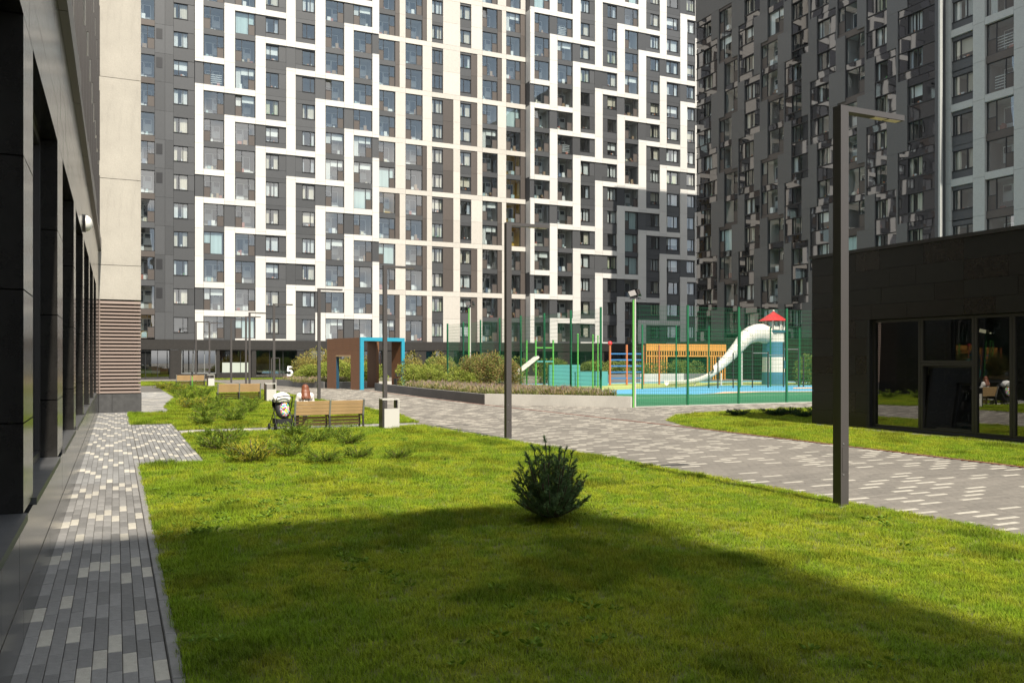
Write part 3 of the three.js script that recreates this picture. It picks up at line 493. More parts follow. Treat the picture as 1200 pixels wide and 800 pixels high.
// ---------------------------------------------------------------- black granite building along the left-hand footpath
{
  const b = thing('granite_building', 'building clad in polished black granite with tall windows, right along the footpath', 'building', null, 0, 0);
  const X0 = -0.63, box = (x0, x1, y0, y1, d0, d1) => gbox(x0, x1, y0, y1, d0, d1);
  const SILL = 0.95, HEAD = 4.68, CORN = 6.35, piers = [[-9, -8.2], [-4.95, -4.15], [-0.9, -0.1], [3.2, 4.0], [7.33, 8.12], [11.4, 12.45], [15.66, 16.4], [19.8, 20.5], [24.1, 24.8], [28.3, 29], [32.5, 33.2]];
  const P = (name, mat, ...q) => { const g = cachedBox(q[1] - q[0], q[3] - q[2], q[5] - q[4], Math.floor(R() * 3)), m = mesh(name, g, mat, b); m.position.set((q[0] + q[1]) / 2, (q[2] + q[3]) / 2, -(q[4] + q[5]) / 2); m.rotation.y = rr(-0.0012, 0.0012); return m; };
  const rows = [[SILL, 1.62], [1.625, 2.62], [2.625, 3.62], [3.625, HEAD]];
  piers.forEach(([d0, d1], i) => {
    for (const [y0, y1] of rows) P('pier_panel', M.granite, X0 - 0.42, X0, y0 + 0.003, y1 - 0.003, d0, d1);
    const e = piers[i + 1]; if (!e) return;
    const o0 = d1, o1 = e[0], door = i === 6, w = o1 - o0;
    const wnd = new THREE.Group(); wnd.name = 'window'; wnd.position.set(X0 - 0.2, 0, -(o0 + o1) / 2); wnd.rotation.y = Math.PI / 2; b.add(wnd);
    const lo = SILL, h = HEAD - lo;
    mesh('frame', [abox(-w / 2, w / 2, lo, lo + 0.09, -0.08, 0.02), abox(-w / 2, w / 2, HEAD - 0.09, HEAD, -0.08, 0.02), abox(-w / 2, -w / 2 + 0.09, lo + 0.09, HEAD - 0.09, -0.08, 0.02), abox(w / 2 - 0.09, w / 2, lo + 0.09, HEAD - 0.09, -0.08, 0.02), abox(-0.04, 0.04, lo + 0.09, HEAD - 0.09, -0.08, 0.02)], M.steelDark, wnd);
    const g = mesh('pane', flatPane, M.glassDark, wnd); g.position.set(0, lo + h / 2, -0.03); g.scale.set(w - 0.1, h - 0.1, 1);
    mesh('room', [...shell(w, h, -0.25, 3, [0.12, 0.12, 0.12], [0.2, 0.19, 0.18]).map((q) => q.translate(0, lo + h / 2, 0))], M.room, wnd);
    P('window_sill', M.graniteFlat, X0 - 0.3, X0 + 0.03, SILL - 0.06, SILL, o0 - (i % 2 ? 0.06 : 0), o1);
  });
  // panels below the sills and the plinth course
  for (let d = -9; d < 33; d += 1.07) { P('base_panel', M.granite, X0 - 0.3, X0 + 0.0, 0.36, SILL - 0.064, d, Math.min(d + 1.066, 33.2)); }
  for (let d = -9.5; d < 33; d += 1.4) P('plinth_panel', M.granite, X0 - 0.3, X0 + 0.004, -0.06, 0.355, d, Math.min(d + 1.395, 33.2));
  // fascia above the windows, running bond
  [[HEAD + 0.003, 5.09], [5.095, 5.5], [5.505, 5.92], [5.925, CORN]].forEach(([y0, y1], r) => { for (let d = -9 - r * 0.6; d < 37; d += 1.2) if (d + 1.2 > -9) P('fascia_panel', M.granite, X0 - 0.35, X0, y0, y1, Math.max(d, -9), Math.min(d + 1.196, 37.3)); });
  P('wall_return', M.granite, X0 - 0.35, X0, -0.06, HEAD, 33.2, 37.3);
  // folded metal flashing, then the upper storeys with projecting surrounds
  for (let d = -9, k = 0; d < 37; d += 4.15, k++) { const m = P('flashing', M.lampGrey, X0 - 0.3, X0 + 0.10, CORN, CORN + 0.22 + (k % 3) * 0.12, d, Math.min(d + 4.13, 37.3)); m.rotation.y = 0; }
  const up = [], upg = [], fl = [];
  for (let s = 0; s < 10; s++) { const y0 = CORN + 0.5 + s * 3.3, y1 = y0 + 3.3; for (let d = -9; d < 37; d += 2.05) { up.push(box(X0 - 0.35, X0 - 0.02, y0 - 0.3, y1 - 0.3, d, d + 0.75)); upg.push(box(X0 - 0.3, X0 - 0.25, y0, y1 - 0.5, d + 0.75, d + 2.05)); up.push(box(X0 - 0.35, X0 - 0.06, y1 - 0.9, y1 - 0.3, d + 0.75, d + 2.05)); fl.push(box(X0 - 0.1, X0 + 0.05, y0 - 0.32, y1 - 0.9, d + 0.72, d + 0.76)); } }
  mesh('upper_cladding', up, std([0.46, 0.42, 0.36], 0.3, { map: grainTex }), b).userData.kind = 'stuff';
  mesh('upper_glazing', upg, M.gloss, b).userData.kind = 'stuff';
  mesh('upper_reveal', fl, M.steelDark, b).userData.kind = 'stuff';
  mesh('core', [box(-18, X0 - 3.6, 0, 39, -9, 37.3), box(X0 - 3.6, X0 - 0.36, HEAD, 39, -9, 37.3), box(X0 - 3.6, X0 - 0.4, -0.05, HEAD, -9.3, -9), box(X0 - 3.6, X0 - 0.36, 0, HEAD, 33.3, 37.3), box(X0 - 3.6, X0 - 0.31, -0.06, SILL - 0.1, -9, 33.3)], M.blackStone, b);
  const l = thing('wall_lamp', 'white dome bulkhead lamp fixed to the black granite wall', 'lamp', null, X0, 20.0, 0, 4.95);
  const dome = new THREE.SphereGeometry(0.17, 20, 10, 0, Math.PI * 2, 0, Math.PI / 2).rotateZ(-Math.PI / 2).scale(0.75, 1, 1).translate(0.05, 0, 0);
  mesh('dome', dome, std([0.72, 0.7, 0.66], 0.35), l); mesh('base_ring', new THREE.CylinderGeometry(0.185, 0.185, 0.05, 24).rotateZ(Math.PI / 2).translate(0.025, 0, 0), M.lampGrey, l);
}
// ---------------------------------------------------------------- concrete wing with louvred base
{
  const b = thing('concrete_wing', 'pale concrete wing with a brown louvred base, projecting beyond the granite wall', 'building', null, 0, 0);
  const x0 = -0.62, x1 = 0.90, D0 = 37.4, D1 = 52;
  const ys = [4.47, 5.84, 9.27, 13.28, 17.2, 21.2, 25.2, 29.2, 33.2, 38];
  for (let i = 0; i < ys.length - 1; i++) { mesh('concrete_panel', abox(x0 - 8, x1, ys[i] + 0.01, ys[i + 1] - 0.01, -D0 - 0.3, -D0), M.concrete, b); mesh('concrete_panel', abox(x1 - 0.3, x1 - 0.0, ys[i] + 0.01, ys[i + 1] - 0.01, -D1, -D0 - 0.31), M.concrete, b); }
  mesh('core', [gbox(-12, x1 - 0.25, 0, 38, D0 + 0.32, D1 - 0.1)], M.blackStone, b);
  const n = 26, blade = (w) => { const s = new THREE.Shape(); s.moveTo(0, 0); s.lineTo(0.11, 0.0); s.lineTo(0.11, 0.022); s.lineTo(0.02, 0.112); s.lineTo(0, 0.112); return new THREE.ExtrudeGeometry(s, { depth: w, bevelEnabled: false }); };
  const f1 = blade(x1 - x0 - 0.02).rotateY(-Math.PI / 2), f2 = blade(D1 - D0 - 0.1);
  for (let i = 0; i < n; i++) { const y = 0.76 + i * (3.68 / n); mesh('louver_blade', f1, M.louver, b).position.set(x1 - 0.01, y, -D0 - 0.02); mesh('louver_blade', f2, M.louver, b).position.set(x1 - 0.11, y, -D1); }
  mesh('corner_post', [gbox(x0, x0 + 0.04, 0.74, 4.46, D0 - 0.08, D0 + 0.2)], M.louver, b);
  for (const [a, c] of [[x0, -0.15], [-0.145, x1]]) mesh('plinth_panel', gbox(a, c - 0.005, -0.05, 0.735, D0 - 0.06, D0 + 0.3), M.graniteFlat, b);
  for (let d = D0 + 0.3; d < D1 - 1; d += 1.4) mesh('plinth_panel', gbox(x1 - 0.25, x1 + 0.03, -0.05, 0.735, d, d + 1.39), M.graniteFlat, b);
}
// ---------------------------------------------------------------- low black granite pavilion on the right
{
  const b = thing('granite_pavilion', 'low pavilion of black granite slabs with a wide window band beside the promenade', 'building', null, 0, 0);
  const X0 = 20.4, D1 = 20.92, H = 5.33, W0 = 18.7, HEAD = 3.28;
  const P = (name, mat, y0, y1, d0, d1, x = 0.06) => { const m = mesh(name, cachedBox(x, y1 - y0 - 0.006, d1 - d0 - 0.006, Math.floor(R() * 3)), mat, b); m.position.set(X0 + x / 2 + rr(-0.001, 0.001), (y0 + y1) / 2, -(d0 + d1) / 2); m.rotation.y = rr(-0.004, 0.004); m.rotation.z = rr(-0.003, 0.003); return m; };
  const pm = [M.pavGranite, new THREE.MeshPhysicalMaterial({ color: lin(0.024, 0.019, 0.016), roughness: 0.26, map: speckTex }), new THREE.MeshPhysicalMaterial({ color: lin(0.014, 0.0125, 0.011), roughness: 0.36, map: speckTex })];
  [[HEAD, 3.72], [3.72, 4.2], [4.2, 4.75], [4.75, H]].forEach(([y0, y1], r) => { let d = D1; const wd = [0.9, 1.5, 1.25, 1.8]; let k = r; while (d > 0) { const w = wd[k++ % 4]; P('stone_slab', pick(pm), y0, y1, Math.max(d - w, -2), d); d -= w; } });
  [[0, 0.5], [0.5, 1.1], [1.1, 1.66], [1.66, 2.2], [2.2, 2.75], [2.75, HEAD]].forEach(([y0, y1], r) => { let d = D1; while (d > W0 + 0.05) { const w = Math.min(d - W0, r % 2 ? 0.9 : 1.3); P('stone_slab', pick(pm), y0, y1, d - w, d); d -= w; } });
  mesh('coping', [gbox(X0 - 0.06, X0 + 0.4, H, H + 0.1, -2, D1 + 0.05), gbox(X0 + 0.4, 36, H, H + 0.1, D1 - 0.4, D1 + 0.05)], M.steelDark, b);
  mesh('end_wall', gbox(X0 + 0.07, 36, 0, H - 0.01, D1 - 0.3, D1), M.pavGranite, b);
  mesh('core', [gbox(X0 + 3.5, 36, 0, H - 0.05, -2, D1 - 0.31), gbox(X0 + 0.07, X0 + 3.5, HEAD + 0.02, H - 0.06, -2, D1 - 0.31), gbox(X0 + 0.07, X0 + 3.5, 0, HEAD, W0 + 0.1, D1 - 0.31), gbox(X0 + 0.3, X0 + 3.5, -0.05, 0.02, -2, W0)], std([0.07, 0.068, 0.065], 0.8), b);
  mesh('threshold', gbox(X0 - 0.02, X0 + 0.3, 0, 0.1, -2, W0), M.black, b);
  // window band: [far edge, near edge, lower, upper]
  const bay = (d0, d1, y0, y1, name = 'window', tilt = 0, gm = M.glassDark) => {
    const o = new THREE.Group(); o.name = name; o.position.set(X0 + 0.16, y0, -(d0 + d1) / 2); o.rotation.y = -Math.PI / 2; b.add(o); const w = d1 - d0, h = y1 - y0;
    mesh('frame', bars(w, h, 0.07, 0.1).translate(0, h / 2, 0.03), M.steelDark, o);
    const sash = new THREE.Group(); sash.name = 'sash'; o.add(sash); sash.rotation.x = tilt ? -tilt : 0;
    const g = mesh('pane', unitWavy[2], gm, o); g.position.set(0, h / 2, -0.02 - (tilt ? Math.sin(tilt) * h / 2 : 0)); g.scale.set(w - 0.12, h - 0.12, 0.8); g.rotation.x = -tilt;
    o.remove(sash);
    if (tilt) { const f = mesh('sash_frame', bars(w - 0.14, h - 0.14, 0.06, 0.06), M.steelDark, o); f.position.copy(g.position); f.rotation.x = -tilt; }
    return o;
  };
  bay(16.93, W0 - 0.1, 0.1, HEAD - 0.02); bay(15.27, 16.92, 2.0, HEAD - 0.02); const tw = bay(15.27, 16.92, 0.1, 1.99, 'tilting_window', 0.09); tw.userData.label = 'bottom-hung sash tipped inward';
  bay(14.22, 15.26, 0.1, HEAD - 0.02); bay(12.4, 14.21, 0.1, HEAD - 0.02); bay(10.4, 12.39, 0.1, HEAD - 0.02); bay(8.4, 10.39, 0.1, HEAD - 0.02); bay(4, 8.39, 0.1, HEAD - 0.02); bay(-2, 3.99, 0.1, HEAD - 0.02);
  { const st = mesh('paper_sticker', boxGeo(0.004, 0.09, 0.19), std([0.6, 0.58, 0.5], 0.7), b); st.position.set(X0 + 0.125, 2.84, -15.02); st.rotation.x = 0.25; const s2 = mesh('paper_sticker', boxGeo(0.004, 0.035, 0.05), std([0.6, 0.58, 0.5], 0.7), b); s2.position.set(X0 + 0.125, 2.78, -14.8); }
  mesh('reveal', gbox(X0 - 0.0, X0 + 0.3, 0.1, HEAD, W0 - 0.1, W0), M.black, b);
  struct('gravel_strip', gbox(X0 - 0.38, X0 - 0.03, -0.02, 0.035, -4, 20.9), std([0.34, 0.32, 0.29], 0.9, { map: stoneTex, bumpMap: stoneBump, bumpScale: 0.01 }));
}
// ---------------------------------------------------------------- tower behind the camera that shades the near lawn
{
  const b = thing('shading_tower', 'apartment tower standing behind the viewpoint, shading the near lawn', 'building', null, 0, 0);
  mesh('wall', [abox(-26, 7.6, 0, 41.4, 25, 45)], std([0.42, 0.4, 0.37], 0.8, { map: grainTex }), b);
  const w = [], s = []; for (let y = 1.2; y < 39; y += 3.06) { for (let x = -24.5; x < 5.5; x += 3.1) w.push(abox(x, x + 1.9, y, y + 1.7, 24.93, 24.995)); s.push(abox(-26, 7.6, y - 0.75, y - 0.25, 24.9, 24.99)); }
  const wm = mesh('window_rows', w, M.gloss, b); wm.userData.kind = 'stuff'; mesh('floor_bands', s, M.dark, b).userData.kind = 'stuff';
}

// ---------------------------------------------------------------- playground court surfaces
struct('sports_court', sheet([[20.7, 31.8], [52, 31.8], [52, 42.5], [44, 41.3], [38, 43.2], [32, 42.0], [27, 45], [20.7, 44]], -0.008), M.court);
struct('court_line', [sheet([[21.5, 32.6], [50, 32.6], [50, 32.68], [21.5, 32.68]], -0.003), sheet([[21.5, 39.4], [46, 39.4], [46, 39.48], [21.5, 39.48]], -0.003), sheet([[21.5, 32.68], [21.58, 32.68], [21.58, 39.4], [21.5, 39.4]], -0.003)], std([0.4, 0.42, 0.38], 0.8));
struct('rubber_surface', sheet([[20.7, 44], [27, 45], [32, 42], [38, 43.2], [44, 41.3], [52, 42.5], [58, 44], [58, 66], [20.7, 66]], -0.012), M.blueRubber);
struct('rubber_surface', sheet([[24, 53], [30, 50], [37, 53], [45, 55.5], [52, 53], [56, 57], [56, 63], [24, 64]], -0.005), M.limeRubber);
struct('rubber_surface', sheet([[31.5, 42.0], [33.5, 42.6], [36, 44.6], [39, 43.8], [44, 42.2], [47, 43.2], [52, 43.6], [52, 42.5], [44, 41.3], [38, 43.2]], -0.001), M.peachRubber);
struct('rubber_surface', sheet([[44, 47], [50, 46], [56, 47], [56, 49], [50, 48.4], [46, 49]], -0.003), M.peachRubber);
struct('court_kerb', [gbox(20.5, 52, -0.03, 0.02, 31.62, 31.78)], M.whitePlaster);

// ---------------------------------------------------------------- street lamps along the promenade
function lampPost() {
  const o = thing('street_lamp', 'tall square-section charcoal street lamp with a flat arm, along the lawn edge', 'lamp', 'street lamps along the promenade');
  mesh('pole', abox(-0.075, 0.075, 0, 5.72, -0.075, 0.075), M.lampGrey, o);
  mesh('arm', abox(0.077, 1.2, 5.64, 5.72, -0.07, 0.07), M.lampGrey, o);
  for (const x of [0.62, 0.9]) mesh('light_panel', abox(x, x + 0.24, 5.63, 5.639, -0.05, 0.05), M.lightOff, o);
  mesh('hatch', abox(-0.05, 0.05, 0.5, 0.85, 0.076, 0.08), M.lampGrey, o);
  for (const y of [0.46, 0.9]) mesh('bolt', new THREE.CylinderGeometry(0.009, 0.009, 0.012, 8).rotateX(Math.PI / 2).translate(-0.03, y, 0.08), M.steel, o);
  mesh('base_plate', abox(-0.13, 0.13, -0.01, 0.012, -0.13, 0.13), M.steel, o);
  return o;
}
const lamp0 = lampPost(); lamp0.position.set(9.42, 0, -9.1);
lamp0.userData.label = 'tall charcoal street lamp at the lawn edge across from the granite pavilion windows';
const farLamp = 'slim street lamp in the far cluster before the black shopfronts';
for (const [x, d, l] of [[9.42, 20.55, 'tall charcoal street lamp at the lawn edge before the white planter wall'], [9.4, 31.9, 'charcoal street lamp behind the litter bin right of the occupied bench'], [9.38, 43.6, 'charcoal street lamp behind the seated person'], [9.3, 56.8, 'charcoal street lamp at the near end of the short grey planter wall'], [9.3, 68.0, farLamp], [9.3, 79.5, farLamp], [9.9, 74.5, farLamp], [6.9, 86.5, farLamp], [8.3, 88.5, farLamp]]) copy(lamp0, x, d, 0, 1, l);

// ---------------------------------------------------------------- benches
function bench() {
  const o = thing('park_bench', '', 'bench', 'slatted benches facing away from the lawn');
  const W = 2.08, slat = cachedBox(W / 2 - 0.04, 0.098, 0.03, 1);
  for (let i = 0; i < 4; i++) for (const s of [-1, 1]) { const m = mesh('back_slat', slat, M.wood, o); m.position.set(s * W / 4, 0.475 + i * 0.106, 0.02 + i * 0.025); m.rotation.x = -0.16 + Math.PI; m.rotation.x = 0.22; }
  for (let i = 0; i < 4; i++) for (const s of [-1, 1]) mesh('seat_slat', cachedBox(W / 2 - 0.04, 0.03, 0.095, 2), M.wood, o).position.set(s * W / 4, 0.43, -0.06 - i * 0.105);
  for (let i = 0; i < 3; i++) for (const s of [-1, 1]) mesh('apron_slat', cachedBox(W / 2 - 0.04, 0.07, 0.03, 0), M.wood, o).position.set(s * W / 4, 0.12 + i * 0.1, -0.33 + i * 0.03);
  for (const x of [-W / 2 - 0.01, 0, W / 2 + 0.01]) {
    const back = mesh('back_support', boxGeo(0.05, 0.5, 0.05), M.steel, o); back.position.set(x, 0.63, 0.075); back.rotation.x = 0.22;
    mesh('leg', boxGeo(0.05, 0.42, 0.06).rotateX(-0.1), M.steelDark, o).position.set(x, 0.2, 0.03);
    mesh('leg', boxGeo(0.05, 0.42, 0.06), M.steelDark, o).position.set(x, 0.205, -0.38);
    mesh('seat_rail', boxGeo(0.05, 0.05, 0.46), M.steelDark, o).position.set(x, 0.39, -0.2);
  }
  return o;
}
const bench0 = bench(); bench0.position.set(5.9, 0, -25.95); bench0.rotation.y = 0.03; bench0.userData.label = 'slatted wooden bench with a seated person, beside the stroller';
copy(bench0, 5.75, 45.8, 0.02, 1, 'empty slatted wooden bench behind the juniper shrubs, next to the white entrance bin');
copy(bench0, 5.35, 72.2, 0.02, 1, 'empty slatted wooden bench nearest the black shopfronts');
// ---------------------------------------------------------------- litter bins
function bin() {
  const o = thing('litter_bin', '', 'bin', 'pale litter bins beside the benches');
  mesh('front_panel', abox(-0.2, 0.26, 0.03, 0.62, 0.2, 0.23), M.paleMetal, o);
  mesh('side_panel', abox(-0.26, -0.2, 0.02, 0.88, -0.23, 0.235), M.steelDark, o);
  mesh('body', abox(-0.195, 0.24, 0.03, 0.6, -0.22, 0.195), M.lampGrey, o);
  mesh('side_panel', abox(0.2, 0.26, 0.62, 0.88, -0.23, -0.0), M.steelDark, o);
  mesh('top_frame', [abox(-0.26, 0.26, 0.88, 0.915, 0.17, 0.235), abox(-0.26, 0.26, 0.88, 0.915, -0.23, -0.17), abox(-0.26, -0.2, 0.88, 0.915, -0.17, 0.17), abox(0.2, 0.26, 0.88, 0.915, -0.17, 0.17)], M.paleMetal, o);
  mesh('corner_post', abox(0.23, 0.26, 0.62, 0.88, 0.2, 0.23), M.paleMetal, o);
  return o;
}
const bin0 = bin(); bin0.position.set(7.5, 0, -25.0); bin0.rotation.y = -0.05; bin0.userData.label = 'pale metal litter bin with open top, right of the bench with the seated person';
copy(bin0, 6.95, 43.6, 0, 1, 'pale metal litter bin showing behind the stroller');
copy(bin0, 6.75, 71.0, 0, 1, 'pale metal litter bin beside the bench nearest the shopfronts');

// ---------------------------------------------------------------- seated person (back view) on the bench
function sdfMesh(bones, lo, hi, res, k = 0.05) {     // bones: [a, b, ra, rb]; smooth union meshed on a grid
  const mc = new MarchingCubes(res, M.black, false, false, 60000), size = Math.max(hi[0] - lo[0], hi[1] - lo[1], hi[2] - lo[2]), f = mc.field, n = mc.size;
  const ctr = [(lo[0] + hi[0]) / 2, (lo[1] + hi[1]) / 2, (lo[2] + hi[2]) / 2];
  const pre = bones.map(([a, b, ra, rb]) => { const d = [b[0] - a[0], b[1] - a[1], b[2] - a[2]]; return [a, d, d[0] ** 2 + d[1] ** 2 + d[2] ** 2 || 1e-9, ra, rb]; });
  for (let z = 0; z < n; z++) for (let y = 0; y < n; y++) for (let x = 0; x < n; x++) {
    const p = [ctr[0] + (x / (n / 2) - 1) * size / 2, ctr[1] + (y / (n / 2) - 1) * size / 2, ctr[2] + (z / (n / 2) - 1) * size / 2]; let s = 1e3;
    for (const [a, d, l2, ra, rb] of pre) { const q = [p[0] - a[0], p[1] - a[1], p[2] - a[2]], t = Math.max(0, Math.min(1, (q[0] * d[0] + q[1] * d[1] + q[2] * d[2]) / l2)), e = Math.hypot(q[0] - d[0] * t, q[1] - d[1] * t, q[2] - d[2] * t) - lerp(ra, rb, t); const h = Math.max(0, k - Math.abs(s - e)) / k; s = Math.min(s, e) - h * h * k / 4; }
    f[x + y * n + z * n * n] = -s;
  }
  mc.isolation = 0; mc.update();
  const g = new THREE.BufferGeometry(), c = mc.count;
  g.setAttribute('position', new THREE.BufferAttribute(mc.positionArray.slice(0, c * 3), 3)); g.setAttribute('normal', new THREE.BufferAttribute(mc.normalArray.slice(0, c * 3), 3));
  g.scale(size / 2, size / 2, size / 2); g.translate(...ctr); g.computeVertexNormals(); return g;
}
{
  const o = thing('person', 'person with long brown hair and white top sitting on the bench, back turned', 'person', null, 5.2, 26.15, 0.05);
  // local: +z towards the camera (the back of the person), sits facing -z
  const torso = (e) => [[[0, 0.52, 0], [0, 0.78, 0.02], 0.125 + e, 0.125 + e], [[-0.07, 0.53, -0.02], [0.07, 0.53, -0.02], 0.13 + e, 0.13 + e], [[-0.1, 0.97, 0.03], [0.1, 0.97, 0.03], 0.105 + e, 0.105 + e], [[0, 0.78, 0.02], [0, 0.97, 0.03], 0.125 + e, 0.12 + e]];
  const arm = (s, e) => [[[s * 0.185, 1.0, 0.02], [s * 0.25, 0.74, -0.04], 0.056 + e, 0.045 + e], [[s * 0.25, 0.74, -0.04], [s * 0.16, 0.66, -0.27], 0.042 + e, 0.03 + e]];
  const leg = (s, e) => [[[s * 0.1, 0.53, -0.03], [s * 0.12, 0.53, -0.46], 0.092 + e, 0.066 + e], [[s * 0.12, 0.53, -0.46], [s * 0.12, 0.1, -0.5], 0.062 + e, 0.042 + e]];
  const hand = (s) => { const l = [[[s * 0.155, 0.655, -0.28], [s * 0.125, 0.64, -0.345], 0.026, 0.024]]; for (let i = 0; i < 4; i++) l.push([[s * (0.15 - i * 0.017), 0.642, -0.34], [s * (0.137 - i * 0.017), 0.622, -0.405 + Math.abs(i - 1.4) * 0.008], 0.009, 0.0075]); l.push([[s * 0.125, 0.65, -0.29], [s * 0.09, 0.64, -0.335], 0.011, 0.009]); return l; };
  const bodyG = sdfMesh([...torso(0), ...arm(1, 0), ...arm(-1, 0), ...leg(1, 0), ...leg(-1, 0), [[0, 1.02, 0.02], [0, 1.12, 0.0], 0.055, 0.05], [[0, 1.2, 0.005], [0, 1.235, 0.01], 0.088, 0.088], [[0, 1.15, -0.05], [0, 1.17, -0.05], 0.052, 0.06], ...[1, -1].map((s) => [[s * 0.12, 0.06, -0.48], [s * 0.13, 0.04, -0.68], 0.045, 0.035])], [-0.4, -0.02, -0.75], [0.4, 1.36, 0.3], 84, 0.04);
  const headBits = [new THREE.SphereGeometry(0.012, 8, 6).translate(-0.032, 1.2, -0.086), new THREE.SphereGeometry(0.012, 8, 6).translate(0.032, 1.2, -0.086), new THREE.ConeGeometry(0.014, 0.05, 8).rotateX(0.25).translate(0, 1.175, -0.106), new THREE.SphereGeometry(0.02, 8, 6).scale(1.2, 0.35, 0.6).translate(0, 1.135, -0.098), new THREE.SphereGeometry(0.025, 8, 6).scale(0.4, 1.2, 0.8).translate(-0.09, 1.19, -0.0), new THREE.SphereGeometry(0.025, 8, 6).scale(0.4, 1.2, 0.8).translate(0.09, 1.19, 0)];
  const strip = (g) => { const q = g.index ? g.toNonIndexed() : g; q.deleteAttribute('uv'); return q; };
  const handsG = [sdfMesh(hand(1), [0.05, 0.58, -0.43], [0.2, 0.7, -0.24], 48, 0.01), sdfMesh(hand(-1), [-0.2, 0.58, -0.43], [-0.05, 0.7, -0.24], 48, 0.01)];
  mesh('body', [bodyG, ...handsG, ...headBits.map(strip)].map(strip), std([0.52, 0.3, 0.21], 0.55), o);
  mesh('white_top', sdfMesh([...torso(0.022), ...arm(1, 0.02).slice(0, 1), ...arm(-1, 0.02).slice(0, 1)], [-0.4, 0.4, -0.25], [0.4, 1.15, 0.25], 60, 0.05), std([0.76, 0.73, 0.68], 0.85), o);
  mesh('trousers', sdfMesh([...leg(1, 0.014), ...leg(-1, 0.014), [[-0.07, 0.53, -0.02], [0.07, 0.53, -0.02], 0.15, 0.15]], [-0.3, 0.05, -0.62], [0.3, 0.72, 0.18], 56, 0.05), std([0.05, 0.07, 0.13], 0.85), o);
  const strands = [[[0, 1.245, 0.03], [0, 1.2, 0.04], 0.104, 0.104], [[0, 1.14, 0.07], [0, 0.98, 0.15], 0.075, 0.07]];
  for (let i = 0; i < 13; i++) { const a = -1.3 + 2.6 * i / 12, x = Math.sin(a) * 0.108, z = 0.02 + Math.cos(a) * 0.085; strands.push([[x * 0.8, 1.25, z * 0.8], [x, 1.12, z + 0.04], 0.022, 0.026]); strands.push([[x, 1.12, z + 0.04], [x * 1.2 + rr(-0.012, 0.012), rr(0.9, 0.97), z + 0.12], 0.028, 0.016]); }
  mesh('hair', sdfMesh(strands, [-0.2, 0.88, -0.12], [0.2, 1.36, 0.26], 72, 0.018), std([0.17, 0.055, 0.025], 0.45), o);
  const pr = mesh('shirt_print', new THREE.TorusGeometry(0.035, 0.009, 6, 16, 2.6).rotateZ(3.6), M.black, o); pr.position.set(0.055, 0.89, 0.165); const p2 = mesh('shirt_print', new THREE.TorusGeometry(0.03, 0.008, 6, 16, 2.6).rotateZ(3.3), M.black, o); p2.position.set(-0.01, 0.885, 0.168);
}
